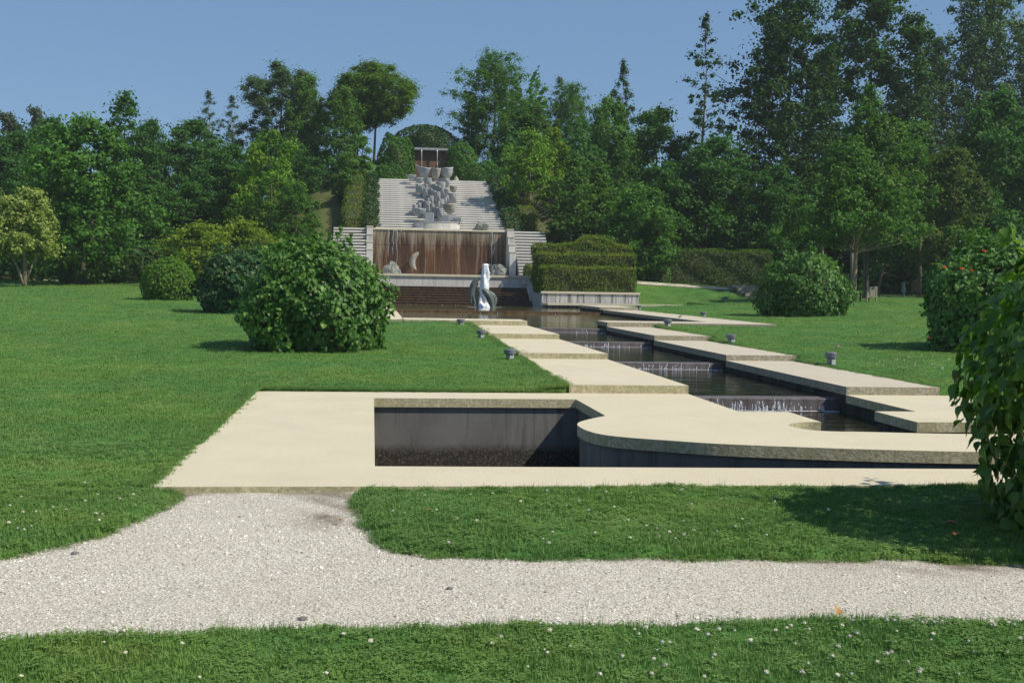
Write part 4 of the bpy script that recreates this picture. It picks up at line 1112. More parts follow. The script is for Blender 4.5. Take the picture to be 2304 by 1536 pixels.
def P_(*a, **k): return plant(*a, **k)
T = [
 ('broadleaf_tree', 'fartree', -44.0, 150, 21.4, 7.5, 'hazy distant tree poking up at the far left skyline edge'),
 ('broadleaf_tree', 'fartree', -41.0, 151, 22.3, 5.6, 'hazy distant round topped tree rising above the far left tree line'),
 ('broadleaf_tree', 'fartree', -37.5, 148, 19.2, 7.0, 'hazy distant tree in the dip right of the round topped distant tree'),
 ('broadleaf_tree', 'darkbroad', -27.2, 105, 15.0, 8.0, 'dark bushy tree behind the big bright maple at left'),
 ('flowering_tree', 'creamtree', -18.6, 66, 6.3, 4.3, 'small cream yellow flowering tree with a forked trunk on the lawn at left'),
 ('maple_tree', 'maple', -16.9, 72, 10.9, 7.6, 'big leafy green maple right of the cream flowering tree'),
 ('conifer_tree', 'darkcone', -18.6, 92, 15.8, 8.0, 'dark pointed tree standing highest in the left tree line'),
 ('broadleaf_tree', 'darkbroad', -16.3, 90, 13.2, 4.6, 'dark tree on the right shoulder of the pointed left tree'),
 ('broadleaf_tree', 'darkbroad', -13.8, 94, 13.8, 7.4, 'wide dark green tree below the pair of thin pines'),
 ('pine_tree', 'thinpine', -15.2, 112, 19.1, 4.6, 'left one of two thin blue green pines on the skyline'),
 ('pine_tree', 'thinpine', -13.2, 113, 18.9, 4.6, 'right one of two thin blue green pines on the skyline'),
 ('pine_tree', 'bluepine', -8.2, 107, 20.8, 9.4, 'big rounded blue green pine left of the umbrella pine'),
 ('broadleaf_tree', 'midbroad', -5.7, 104, 19.3, 4.6, 'slim green tree leaning on the right side of the big blue green pine'),
 ('umbrella_pine', 'umbrella', .1, 103, 20.4, 8.0, 'umbrella pine with bare trunk and flat round top on the hill'),
 ('umbrella_pine', 'umbrella', -1.4, 104, 19.2, 5.6, 'smaller umbrella pine partly hidden behind the larger one'),
 ('broadleaf_tree', 'midbroad', -2.5, 99, 17.6, 3.6, 'green tree in front of the left edge of the umbrella pine'),
 ('ash_tree', 'ash', -6.8, 80, 11.4, 5.6, 'bright yellow green tree in the middle of the left wood'),
 ('broadleaf_tree', 'darkbroad', -9.9, 85, 11.0, 5.6, 'dense dark tree just left of the bright yellow green tree'),
 ('broadleaf_tree', 'midbroad', -5.0, 78, 8.0, 3.4, 'mid green tree at the foot of the dry grass slope beside the left stairs'),
 ('broadleaf_tree', 'smallcol', -1.9, 90, 11.9, 2.6, 'small upright tree beside the left clipped hedge column'),
 ('broadleaf_tree', 'smallcol', -.9, 95, 13.2, 2.8, 'small upright tree under the umbrella pine trunks'),
 ('broadleaf_tree', 'darkbroad', -6.2, 92, 12.5, 3.8, 'dark round tree at the top of the dry grass slope'),
 ('broadleaf_tree', 'darkbroad', -16.4, 84, 9.0, 6.4, 'dark understorey tree behind the big maple on its right'),
 ('broadleaf_tree', 'darkbroad', -12.2, 82, 8.0, 5.6, 'dark understorey tree above the golden shrubs'),
 ('broadleaf_tree', 'darkbroad', -25.8, 90, 12.0, 7.0, 'dark wide tree behind the cream flowering tree'),
 ('broadleaf_tree', 'darkbroad', -30.5, 88, 11.6, 7.0, 'dark tree cut by the left frame edge above the cream flowering tree'),
 ('broadleaf_tree', 'darkbroad', -22.0, 82, 9.4, 6.0, 'dark tree filling the gap between cream flowering tree and maple'),
 ('pine_tree', 'hillbig', 10.3, 102, 21.8, 8.0, 'large green pine right of the ivy mound on the hilltop'),
 ('broadleaf_tree', 'darkcone', 8.6, 104.5, 18.6, 3.6, 'dark ragged tree overhanging the right edge of the ivy mound'),
 ('broadleaf_tree', 'midbroad', 13.6, 101, 17.0, 5.0, 'green tree on the right shoulder of the large hilltop pine'),
 ('pine_tree', 'thinpine', 16.6, 106, 20.5, 5.0, 'thin topped pine in the middle skyline right of the hilltop pine'),
 ('broadleaf_tree', 'hillbig', 17.2, 103, 19.6, 5.4, 'greyish green tree between the thin topped pine and the spiky conifer'),
 ('spiky_conifer', 'spiky', 23.3, 110, 23.0, 6.4, 'spiky conifer with upswept branches alone on the middle skyline'),
 ('young_tree', 'younglight', 11.4, 86, 12.9, 5.4, 'young light green tree with slender pale stems right of the staircase'),
 ('yellow_tree', 'yellowtop', 13.4, 88, 13.6, 3.0, 'narrow tree with yellowing top behind the young light green tree'),
 ('hornbeam_tree', 'hornbeam', 13.6, 80.5, 10.8, 4.0, 'dark cone shaped hornbeam above the three tier hedge'),
 ('hornbeam_tree', 'hornbeam', 15.6, 82, 10.4, 4.0, 'second cone shaped hornbeam just right of the first above the tiered hedge'),
 ('broadleaf_tree', 'maple', 19.2, 96, 17.0, 5.2, 'light green pointed tree below the spiky conifer'),
 ('broadleaf_tree', 'midbroad', 23.8, 98, 16.7, 7.6, 'wide mid green tree left of the tall thin alder'),
 ('broadleaf_tree', 'maple', 17.9, 78, 8.4, 5.8, 'broad dark maple behind the right end of the tiered hedge'),
 ('alder_tree', 'alder', 25.5, 90, 23.0, 6.0, 'tall thin ragged alder standing clear against the sky'),
 ('broadleaf_tree', 'darkbroad', 25.2, 85, 12.6, 8.2, 'dark spreading tree at the foot of the tall thin alder'),
 ('broadleaf_tree', 'darkbroad', 21.2, 84, 10.6, 5.6, 'dark tree between broad maple and alder behind the long hedge'),
 ('alder_tree', 'talldark', 33.6, 94, 26.9, 10.5, 'very tall ragged dark tree right of the thin alder'),
 ('broadleaf_tree', 'tallmid', 42.8, 99, 29.4, 14.0, 'very tall full dark tree reaching the top of the picture'),
 ('poplar_tree', 'poplar', 58.0, 108, 33.0, 8.6, 'tall blue green poplar with open crown near the right corner'),
 ('poplar_tree', 'poplar', 52.4, 107, 25.5, 6.4, 'lower poplar left of the tall one near the right corner'),
 ('poplar_tree', 'poplar', 63.4, 108, 28.0, 7.0, 'poplar cut by the right frame edge'),
 ('sweetgum_tree', 'sweetgum', 26.6, 62.8, 9.8, 8.2, 'green tree with straight pale trunk and tiered branches on the right lawn'),
 ('sweetgum_tree', 'sweetgum2', 29.9, 69, 14.2, 8.4, 'taller tiered tree with yellowish top behind the pale trunked one'),
 ('broadleaf_tree', 'olivetree', 38.0, 74, 11.2, 4.6, 'olive brown tree right of the two tiered lawn trees'),
 ('broadleaf_tree', 'darkbroad', 44.5, 80, 15.8, 8.6, 'broad dark green tree below the poplars at right'),
 ('broadleaf_tree', 'darkbroad', 28.8, 82, 10.4, 5.6, 'dark tree directly above the right end of the long hedge'),
 ('broadleaf_tree', 'midbroad', 41.5, 88, 14.6, 7.4, 'mid green tree behind the olive brown one'),
 ('broadleaf_tree', 'midbroad', 35.6, 86, 13.0, 7.0, 'green tree between very tall trees and the tiered lawn trees'),
 ('broadleaf_tree', 'darkbroad', 50.5, 84, 14.4, 8.4, 'dark tree at the right frame edge above the flowering bush'),
 ('broadleaf_tree', 'darkbroad', 58.0, 96, 15.5, 8.8, 'dark rear tree seen below the poplars at the right frame edge'),
]
for nm, key, x, y, zt, w, lab in T:
    P_(nm, key, x, y, zt, w, lab)
for x, y, zt, w, lab in [(-10.1, 71, 5.1, 5.2, 'golden green spreading shrub left of the middle one behind the round clipped bush'),
                         (-7.9, 73, 5.5, 5.4, 'golden green spreading shrub in the middle of the row, tallest of them'),
                         (-5.9, 72, 4.2, 3.2, 'small yellow golden shrub at the right end of the row by the big bush')]:
    P_('golden_shrub', 'yellowshrub', x, y, zt, w, lab, 'shrub', 'golden shrubs behind the left lawn')

# woodland floor mass seen between the trunks
def mass(name, boxes, mat, dens, size, seed):
    rg = np.random.default_rng(seed); Vs, Fs, Ts = [], [], []; k = 0
    for x0, x1, y0, y1, h in boxes:
        n = int((x1 - x0) * h * dens)
        X = rg.uniform(x0, x1, n); Y = rg.uniform(y0, y1, n)
        hh = h * (.65 + .35 * np.sin(X * .9 + seed) * np.sin(X * .37 + 1) + .12 * np.sin(X * 2.9))
        Z = ground_z(X, Y) + rg.random(n) ** .8 * hh
        P = np.stack([X, Y, Z], 1); N = rg.normal(size=(n, 3)); N[:, 2] += .5; N[:, 1] -= .5
        V, Fa = leaf_cards(P, N, size, 1, .3, rg)
        Vs.append(V); Fs.append(Fa + k); k += len(V)
        Ts.append(np.repeat(np.clip(.35 + .2 * np.sin(X * 1.7) * np.sin(Z * 1.3) + rg.normal(size=n) * .15, 0, 1), 4))
    o = link(name, fast_mesh(name, np.concatenate(Vs), np.concatenate(Fs), 3, mat, np.concatenate(Ts)))
    return tag(o, kind='stuff')
mass('undergrowth', [(-45, -8, 84, 88, 7.0), (-45, -6, 76, 79, 2.6), (14, 60, 88, 92, 8.0), (14, 45, 81.5, 83.5, 4.2), (34, 62, 80, 83, 3.0), (-12, -2, 96, 99, 3.5), (9.5, 24, 97, 100, 5.0)], F['dark'], 46, .34, 50)
mass('forest', [(-70, -6, 118, 124, 8.0), (12, 95, 112, 118, 13.0)], F['dark'], 22, .5, 51)

# ------------------------------------------------------------------ hedges
def hedge(name, label, x0, x1, y0, y1, z0, z1, mat, dens=210, size=.098, seed=1, wave=.05, cat='hedge', group=None, bump=None, parent_to=None):
    rg = np.random.default_rng(seed)
    w, d, h = x1 - x0, y1 - y0, z1 - z0
    e = empty(name, (x0 + w / 2, y0 + d / 2, z0), label, cat, group)
    areas = [w * h, w * h, d * h, d * h, w * d]
    P, N = [], []
    for fi, A in enumerate(areas):
        n = int(A * dens); u = rg.random(n); v = rg.random(n)
        if fi < 2:
            s = -1 if fi == 0 else 1
            p = np.stack([(u - .5) * w, np.full(n, s * d / 2), v * h], 1); nn = np.array([0, s, .25])
        elif fi < 4:
            s = -1 if fi == 2 else 1
            p = np.stack([np.full(n, s * w / 2), (u - .5) * d, v * h], 1); nn = np.array([s, 0, .25])
        else:
            p = np.stack([(u - .5) * w, (v - .5) * d, np.full(n, h)], 1); nn = np.array([0, 0, 1.])
            # stray shoots at the top
            p[:, 2] += np.abs(rg.normal(size=n)) * .05
        p = p + nn * (rg.normal(size=(n, 1)) * .035 + wave * np.sin(p[:, :1] * 2.1 + p[:, 2:3] * 3.3 + p[:, 1:2]) )
        if bump is not None:
            p[:, 2] += (p[:, 2] / h) * bump(p[:, 0])
        P.append(p); N.append(nn + rg.normal(size=(n, 3)) * .6)
    P = np.concatenate(P); N = np.concatenate(N)
    V, Fa = leaf_cards(P, N, size, 1, .2, rg)
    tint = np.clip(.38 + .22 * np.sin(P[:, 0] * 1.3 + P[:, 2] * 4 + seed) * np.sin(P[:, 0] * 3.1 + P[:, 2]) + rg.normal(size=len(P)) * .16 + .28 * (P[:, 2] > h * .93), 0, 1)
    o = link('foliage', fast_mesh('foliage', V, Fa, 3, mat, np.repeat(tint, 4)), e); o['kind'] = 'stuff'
    i_ = .07
    bm_ = MB().box(-w / 2 + i_, w / 2 - i_, -d / 2 + i_, d / 2 - i_, 0, h - i_)
    bm_.build('branches', M['twig'], e)
    return e
hedge('clipped_hedge', 'lowest front tier of the three tier clipped hedge on the white planter', 9.66, 15.1, 66.75, 68.3, 1.10, 2.66, F['hedge'], seed=1)
hedge('clipped_hedge', 'middle tier of the three tier clipped hedge on the planter', 9.7, 15.55, 68.7, 70.2, 1.10, 3.50, F['hedge'], seed=2)
hedge('clipped_hedge', 'top rear tier of the clipped hedge with a rounded hump on it', 9.8, 15.75, 70.8, 72.3, 1.6, 4.02, F['hedge'], seed=3,
      bump=lambda x: .50 * np.exp(-((x - .9) / 1.1) ** 4) + .12 * np.exp(-((x) / 2.4) ** 4))
hedge('clipped_hedge', 'long dark clipped hedge behind the sloping path at right', 19.3, 26.9, 77.4, 78.9, 1.6, 4.15, F['darkhedge'], seed=4, wave=.08)
hedge('clipped_hedge', 'yellowish clipped hedge column on the left side of the staircase', -1.9, -.75, 81.2, 90, 4.2, 5.0, F['hedge'], seed=5, dens=10)  # low base strip
# hedges that climb beside the stairs: stacked in short steps so that they follow the slope
def climbing(label, x0, x1, ya, yb, za, zb, h, mat, seed, size=.1, name='climbing_hedge', n=8, dens=150):
    e = empty(name, ((x0 + x1) / 2, ya, za), label, 'hedge')
    rg = np.random.default_rng(seed)
    w = x1 - x0; L = yb - ya
    N_ = int((2 * L * h + w * L + w * h) * dens)
    f = rg.random(N_)
    aS = 2 * L * h; aT = w * L; tot = aS + aT + w * h
    s = rg.random(N_) * tot
    P = np.zeros((N_, 3)); N = np.zeros((N_, 3))
    u = rg.random(N_); v = rg.random(N_)
    sd_ = s < aS; tp = (s >= aS) & (s < aS + aT); fr = s >= aS + aT
    P[sd_, 0] = np.where(u[sd_] < .5, -w / 2, w / 2); P[sd_, 1] = f[sd_] * L; P[sd_, 2] = v[sd_] * h; N[sd_, 0] = np.sign(P[sd_, 0])
    P[tp, 0] = (u[tp] - .5) * w; P[tp, 1] = f[tp] * L; P[tp, 2] = h; N[tp, 2] = 1
    P[fr, 0] = (u[fr] - .5) * w; P[fr, 2] = v[fr] * h; N[fr, 1] = -1
    P[:, 2] += P[:, 1] / L * (zb - za)
    P += N * (rg.normal(size=(N_, 1)) * .06 + .12 * np.sin(P[:, 1:2] * 1.9 + P[:, 2:3] * 2.4))
    V, Fa = leaf_cards(P, N + rg.normal(size=(N_, 3)) * .6, size, 1, .4, rg)
    tint = np.clip(.4 + .2 * np.sin(P[:, 1] * 1.7 + P[:, 2] * 2.1) + rg.normal(size=N_) * .17, 0, 1)
    o = link('foliage', fast_mesh('foliage', V, Fa, 3, mat, np.repeat(tint, 4)), e); o['kind'] = 'stuff'
    i_ = .12
    MB().add([(-w / 2 + i_, i_, -.8), (w / 2 - i_, i_, -.8), (w / 2 - i_, i_, h - i_), (-w / 2 + i_, i_, h - i_),
              (-w / 2 + i_, L, -.8), (w / 2 - i_, L, -.8), (w / 2 - i_, L, h - i_ + zb - za), (-w / 2 + i_, L, h - i_ + zb - za)],
             [(0, 1, 2, 3), (3, 2, 6, 7), (0, 3, 7, 4), (1, 5, 6, 2), (4, 7, 6, 5)]).build('branches', M['twig'], e)
    return e
for o in [q for q in COL.objects if q.get('label', '').startswith('yellowish clipped hedge column')]:
    for ch in list(o.children): bpy.data.objects.remove(ch)
    bpy.data.objects.remove(o)
climbing('yellowish clipped hedge climbing the hill left of the staircase', -2.0, -.75, 81.2, 92, 4.6, 8.6, 1.5, F['hedge'], 6)
climbing('dark ivy bank edging the left side of the staircase', -.55, .25, 80.9, 94, 5.2, 9.6, .75, F['ivyd'], 7, .14)
climbing('dark ivy bank edging the right side of the staircase', 9.1, 10.15, 80.9, 94, 5.2, 9.6, .85, F['ivyd'], 8, .14)
climbing('clipped hedge climbing the hill right of the staircase', 10.25, 11.4, 81.8, 90, 5.0, 7.7, 1.5, F['hedge'], 9)

# ------------------------------------------------------------------ domes: ivy mounds and bushes
def tri_leaf(kind):
    if kind == 'creeper':
        L = [(0, 0), (.08, .22), (.24, .37), (.42, .36), (.58, .30), (.68, .19), (.84, .09), (1.06, 0)]
    else:
        L = [(0, 0), (-.10, .26), (.10, .52), (.24, .34), (.42, .56), (.56, .30), (.78, .22), (1.0, 0)]
    V = []; Fa = []
    mid = [(y, 0) for y, _ in L]
    for y, x in L: V.append((0, max(y, 0), -.14 * y * y))
    for y, x in L: V.append((x, y, x * .30 - .22 * y * y))
    for y, x in L: V.append((-x, y, x * .30 - .22 * y * y))
    n = len(L)
    for i in range(n - 1):
        for o in (n, 2 * n):
            a, b, c, d = i, i + 1, o + i + 1, o + i
            q = (a, d, c, b) if o == n else (a, b, c, d)
            if i == 0: q = tuple(v for v in q if v != o)
            if i == n - 2: q = tuple(v for v in q if v != o + n - 1)
            Fa.append(q)
    return np.array(V, float), Fa
LEAF = {k: tri_leaf(k) for k in ('creeper', 'ivy')}

def dome_points(n, sx, sy, h, rg, pw=2.3, lump=.1, seed=0, depth=.22):
    """points and outward normals on a lumpy dome sitting on z=0"""
    d = rg.normal(size=(int(n * 2.4), 3)); d /= np.linalg.norm(d, axis=1, keepdims=True)
    d = d[d[:, 2] > -.43][:n]
    r = (np.abs(d[:, 0]) ** pw + np.abs(d[:, 1]) ** pw + np.abs(d[:, 2]) ** pw) ** (-1 / pw)
    ln = np.sin(d[:, 0] * 5 + seed) * np.sin(d[:, 1] * 4 + seed * 2) + .6 * np.sin(d[:, 2] * 7 + d[:, 0] * 6 + seed) + .5 * np.sin(d[:, 0] * 13 + d[:, 1] * 11 + d[:, 2] * 9)
    r = r * (1 + lump * ln * .6) * (1 - depth * rg.random(len(d)) ** 1.5)
    lo = d[:, 2] < 0
    d = d.copy(); hx = np.hypot(d[:, 0], d[:, 1]); kk = np.where(lo, (1 - .12 * np.abs(d[:, 2]) / .43) / np.maximum(hx, 1e-3), 1.0)
    r = np.where(lo, (1 + lump * ln * .6) * (1 - depth * rg.random(len(d)) ** 1.5), r)
    d[:, 0] *= kk; d[:, 1] *= kk
    P = d * r[:, None] * np.array([sx, sy, h * .70]); P[:, 2] = np.where(lo, d[:, 2] * h * .70, P[:, 2]) + h * .30
    N = d / np.array([sx, sy, h * .7]); N /= np.linalg.norm(N, axis=1, keepdims=True)
    ok = P[:, 2] > .01
    return P[ok], N[ok]

def leafy_bush(name, label, x, y, z, sx, sy, h, nleaf, size, kind, mass_mat, one_mat, seed, nparts=300, cat='bush', lump=.10, shoots=0, flowers=0, pw=2.3):
    rg = np.random.default_rng(seed)
    e = empty(name, (x, y, z), label, cat)
    P, N = dome_points(nleaf, sx, sy, h, rg, pw, seed=seed, lump=lump)
    if shoots:
        SP, SN = [], []; tw = MB()
        for i in range(shoots):
            j = rg.integers(len(P)); p = P[j]; nn = N[j]
            if p[2] < h * .25: continue
            L = rg.uniform(.18, .50) * (1.4 if p[2] > h * .8 else .8)
            dr = nn + np.array([0, 0, .5]) + rg.normal(size=3) * .3; dr /= np.linalg.norm(dr)
            m = int(4 + L * 14)
            for q in range(m):
                tq = (q + 1) / m
                SP.append(p + dr * L * tq + rg.normal(size=3) * .025 + np.array([0, 0, -.25 * L * tq * tq])); SN.append(rg.normal(size=3) + nn * .5 + np.array([0, 0, .4]))
            tw.tube([p, p + dr * L * .5 + np.array([0, 0, -.06 * L]), p + dr * L + np.array([0, 0, -.25 * L])], [.006, .004, .002], 4, cap=False)
        P = np.concatenate([P, np.array(SP)]); N = np.concatenate([N, np.array(SN)])
        if tw.v: tw.build('shoots', M['twig'], e)['kind'] = 'stuff'
    n = len(P)
    Nn = N * .9 + rg.normal(size=(n, 3)) * .38; Nn[:, 2] += .35
    Nn /= np.linalg.norm(Nn, axis=1, keepdims=True)
    D = np.stack([N[:, 0] * .5, N[:, 1] * .5, np.full(n, -1.0)], 1) + rg.normal(size=(n, 3)) * .45
    D -= (D * Nn).sum(1, keepdims=True) * Nn; D /= np.linalg.norm(D, axis=1, keepdims=True)
    S = np.cross(D, Nn)
    sc_l = size * rg.uniform(.55, 1.25, n)
    # the leaves that show largest from the path become parts of their own
    wp = P + np.array([x, y, z]); view = wp - np.array([0, 0, 1.6]); dist = np.linalg.norm(view, axis=1)
    facing = -(Nn * view).sum(1) / dist
    out = np.linalg.norm(P / np.array([sx, sy, h]), axis=1)
    u_ = view[:, 0] / view[:, 1]
    infr = (u_ < .56) & (u_ > -.35)
    score = sc_l / dist * (facing > .15) * (-(N * view).sum(1) > 0) * infr * (out > np.quantile(out, .35))
    order = np.argsort(-score); parts = set(order[:nparts].tolist()) if nparts else set()
    LV, LF = LEAF[kind]
    if nparts:
        lm = []
        for c_ in range(3):
            me_ = bpy.data.meshes.new('leaf')
            vv = LV.copy(); vv[:, 2] += [0, .05, -.06][c_] * np.sin(vv[:, 1] * 3); vv[:, 0] *= [1, .88, 1.1][c_]
            me_.from_pydata([tuple(p) for p in vv], [], LF); me_.materials.append(one_mat); me_.update(); lm.append(me_)
        for i in order[:nparts]:
            o = bpy.data.objects.new('leaf', lm[int(i) % 3]); COL.objects.link(o); o.parent = e
            s_ = sc_l[i]
            mt = Matrix(((S[i, 0] * s_, D[i, 0] * s_, Nn[i, 0] * s_, P[i, 0]), (S[i, 1] * s_, D[i, 1] * s_, Nn[i, 1] * s_, P[i, 1]), (S[i, 2] * s_, D[i, 2] * s_, Nn[i, 2] * s_, P[i, 2]), (0, 0, 0, 1)))
            o.matrix_local = mt
    rest = np.array([i for i in range(n) if i not in parts])
    tris = []
    for f in LF:
        for q in range(1, len(f) - 1): tris.append((f[0], f[q], f[q + 1]))
    tris = np.array(tris)
    V = (P[rest][:, None, :] + sc_l[rest][:, None, None] * (LV[None, :, 0:1] * S[rest][:, None, :] + LV[None, :, 1:2] * D[rest][:, None, :] + LV[None, :, 2:3] * Nn[rest][:, None, :]))
    k = len(LV)
    Fa = (np.arange(len(rest))[:, None, None] * k + tris[None]).reshape(-1, 3)
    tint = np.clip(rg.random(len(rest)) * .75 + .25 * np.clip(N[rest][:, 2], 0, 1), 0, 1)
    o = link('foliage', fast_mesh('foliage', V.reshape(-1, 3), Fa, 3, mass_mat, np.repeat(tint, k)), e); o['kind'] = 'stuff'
    # woody heart
    b = MB(); b.lathe([(.95, 0), (1.0, .2), (.95, .45), (.75, .7), (.45, .88), (.05, .97)], n=20)
    b.v = [(px * sx * .72, py * sy * .72, pz * h * .82) for px, py, pz in b.v]
    b.build('branches', M['twig'], e, True)
    if flowers:
        for i in range(flowers):
            cand = order[rg.integers(0, 900)]
            p = P[cand] + N[cand] * .05; b = MB()
            if p[2] < h * .3 and i % 3: continue
            for q in range(5):
                a_ = q * 1.257; L = .05
                b.tube([(0, 0, 0), (math.cos(a_) * L, math.sin(a_) * L * .8, .03 + .02 * math.sin(a_))], [.008, .022], 5)
            b.build('flower', M['orange'], e).location = tuple(p)
    return e

# the near bush at the right edge
leafy_bush('creeper_bush', 'large leafy creeper bush cut by the right frame edge in the foreground', 5.56, 7.35, -.02, 1.44, 1.35, 2.3, 9500, .108, 'creeper', F['creeper'], F['creeper_one'], 61, 300, lump=.08, shoots=50, pw=2.6)
leafy_bush('ivy_bush', 'big rounded ivy bush on the left lawn hiding part of the steps', -1.22, 25.1, .13, 1.48, 1.6, 2.28, 10500, .095, 'ivy', F['ivy'], F['ivy_one'], 62, 300, lump=.19, shoots=190)
leafy_bush('ivy_bush', 'dark low bush directly behind the big ivy bush on its left', -4.1, 41.0, .5, 1.8, 1.6, 2.15, 6500, .12, 'ivy', F['ivyd'], F['ivy_one'], 63, 0, lump=.13, shoots=90)
leafy_bush('clipped_dome_bush', 'neat clipped dome bush standing alone on the left lawn', -8.55, 51.0, .68, 1.12, 1.1, 1.84, 5200, .085, 'ivy', F['box'], F['ivy_one'], 64, 0, lump=.015, cat='bush')
leafy_bush('ivy_bush', 'dome shaped bush with pale shoots on the right lawn left of the bench', 17.85, 47.2, .6, 2.0, 1.8, 2.6, 8500, .11, 'ivy', F['ivy'], F['ivy_one'], 65, 0, lump=.14, shoots=190, pw=1.75)
leafy_bush('flowering_bush', 'tall bush with orange flowers behind the near creeper bush at right', 15.15, 26.6, .15, 2.0, 1.7, 2.85, 9500, .11, 'ivy', F['ivy'], F['ivy_one'], 66, 300, lump=.14, shoots=130, flowers=10)

def ivy_mound(label, x, y, z, sx, sy, h, n, size, mat, seed, name='ivy_mound', lump=.06):
    rg = np.random.default_rng(seed)
    e = empty(name, (x, y, z), label, 'ivy')
    P, N = dome_points(n, sx, sy, h, rg, seed=seed, lump=lump, depth=.06)
    V, Fa = leaf_cards(P, N + rg.normal(size=P.shape) * .5, size, 1, .5, rg)
    tint = np.clip(.4 + .2 * np.sin(P[:, 0] * 2) * np.sin(P[:, 2] * 3) + rg.normal(size=len(P)) * .17, 0, 1)
    o = link('foliage', fast_mesh('foliage', V, Fa, 3, mat, np.repeat(tint, 4)), e); o['kind'] = 'stuff'
    b = MB(); b.lathe([(.95, 0), (1.0, .25), (.9, .5), (.7, .72), (.4, .9), (.05, .97)], n=20)
    b.v = [(px * sx * .88, py * sy * .88, pz * h * .9) for px, py, pz in b.v]
    b.build('branches', M['twig'], e, True)
    return e
ivy_mound('smooth ivy covered mound crowning the hill above the little cascade', 4.35, 102.5, 11.5, 3.1, 3.0, 3.75, 8000, .16, F['ivyd'], 71, lump=.02)
ivy_mound('dark ivy curtain hanging between two openings under the ivy mound', 4.6, 99.6, 12.2, 1.45, .7, 2.6, 2600, .15, F['ivyd'], 72, lump=.02, name='ivy_curtain')
ivy_mound('bright ivy mass left of the little rusty cascade', 1.75, 96.6, 9.2, 1.55, 1.5, 4.4, 4800, .17, F['maple'], 73, lump=.12)
ivy_mound('lower ivy clump at the left top of the staircase', 1.2, 95.2, 9.2, 1.3, .8, 1.9, 2200, .16, F['maple'], 74, lump=.12)
ivy_mound('bright ivy mass right of the little rusty cascade', 7.1, 96.6, 9.2, 1.35, 1.5, 3.9, 4500, .17, F['maple'], 75, lump=.12)
ivy_mound('wide ivy clump at the right top of the staircase', 8.9, 95.6, 9.1, 1.7, .9, 2.4, 3400, .16, F['maple'], 76, lump=.12)
ivy_mound('small round box ball at the foot of the right side stairs, left of the post', 10.0, 75.6, 2.2, .34, .34, .8, 700, .07, F['hedge'], 77, 'box_ball', .02)
ivy_mound('small round box ball right of the slim post by the side stairs', 10.62, 75.6, 2.2, .30, .34, .8, 700, .07, F['hedge'], 78, 'box_ball', .02)
ivy_mound('low leafy shrub between the tiered hedge and the long hedge', 17.3, 77.2, 1.8, 1.1, .8, 1.5, 1800, .12, F['ivy'], 79, 'low_shrub', .12)
ivy_mound('low leafy shrub at the left end of the long dark hedge', 18.9, 77.0, 1.75, .9, .7, 1.35, 1500, .12, F['ivy'], 80, 'low_shrub', .12)
ivy_mound('dark shrub at the edge of the wood behind the clipped dome bush', -14.4, 77, 1.35, 2.4, 1.2, 2.6, 2600, .2, F['dark'], 81, 'wood_edge_shrub', .12)
ivy_mound('dark shrub under the maple at the edge of the left lawn', -17.3, 72.6, 1.1, 1.2, .8, 1.9, 1400, .17, F['mid'], 82, 'wood_edge_shrub', .12)

# paths seen far off
def strip_path(name, pts, w, zo=.02, mat=None):
    b = MB(); vs = []; fs = []
    P = smooth_path(pts, 8)
    for i, p in enumerate(P):
        d = Vector(P[min(i + 1, len(P) - 1)]) - Vector(P[max(i - 1, 0)]); d.normalize(); nn = Vector((-d.y, d.x))
        for s_ in (1, -1):
            q = Vector(p) + nn * w / 2 * s_; vs.append((q.x, q.y, gz(q.x, q.y) + zo))
    for i in range(len(P) - 1): fs.append((2 * i + 1, 2 * i + 3, 2 * i + 2, 2 * i))
    b.add(vs, fs)
    return tag(b.build(name, mat or M['far_path']), kind='structure')
strip_path('path', [(14.5, 73.6), (17.5, 73.2), (20, 72.9), (22.0, 72.4), (24.5, 72.4), (29, 74)], 1.5, .04)
strip_path('path', [(31, 77.5), (34, 75.5), (37.5, 74.5), (42, 74)], 1.3, .05)
strip_path('path', [(-22, 80.5), (-17.5, 78.2), (-14, 77.5), (-11, 77.5)], 1.6, .05)

# wooden garden steps up the bank
e = empty('timber_steps', (23.2, 67.9, gz(23.2, 67.9) - .05), 'short flight of dark timber edged steps up the grass bank left of the dome bush', 'steps')
for i in range(5):
    MB().box(-.85, .85, i * .85, i * .85 + .95, -.2, .14 + i * .17).build('step', M['brown_wood'] if i % 2 else M['step_riser'], e)
    MB().box(-.88, .88, i * .85 - .06, i * .85 - .003, -.2, .15 + i * .17).build('edging', M['old_wood'], e)

# ------------------------------------------------------------------ low lamps
def lamp(x, y, label, s=1.0, h=.20, rz=0.3):
    s *= .88; h *= .85
    z = float(z_full(np.array(x), np.array(y)))
    e = empty('ground_spotlight', (x, y, z - .02), label, 'garden light', 'low grey spotlights along the canal', rz)
    MB().lathe([(.085 * s, 0), (.085 * s, h * .72)], n=16).build('post', M['fixture'], e, True)
    MB().lathe([(.115 * s, h * .68), (.13 * s, h * .72), (.13 * s, h + .03), (.115 * s, h + .045), (.02, h + .05)], n=18).build('cap', M['fixture_dark'], e)
    MB().box(-.05 * s, .05 * s, -.105 * s, -.07 * s, h * .15, h * .62).build('lens', M['fixture_lens'], e)
    return e
lamp(2.70, 22.9, 'low grey spotlight in the grass left of the canal, nearest of the left ones')
lamp(2.70, 29.1, 'low grey spotlight in the grass left of the canal beside the third slab', 1.0)
lamp(2.62, 34.8, 'low dark spotlight at the grass tip by the pond coping left of the canal', 1.1, .16)
lamp(8.98, 22.2, 'tall square looking grey spotlight nearest on the right lawn edge', 1.0, .27)
lamp(8.85, 28.3, 'grey spotlight on the right lawn edge, second away along the slabs', 1.1, .22)
lamp(9.0, 35.2, 'grey spotlight standing before the narrow slab at the pond foot', 1.1, .24)
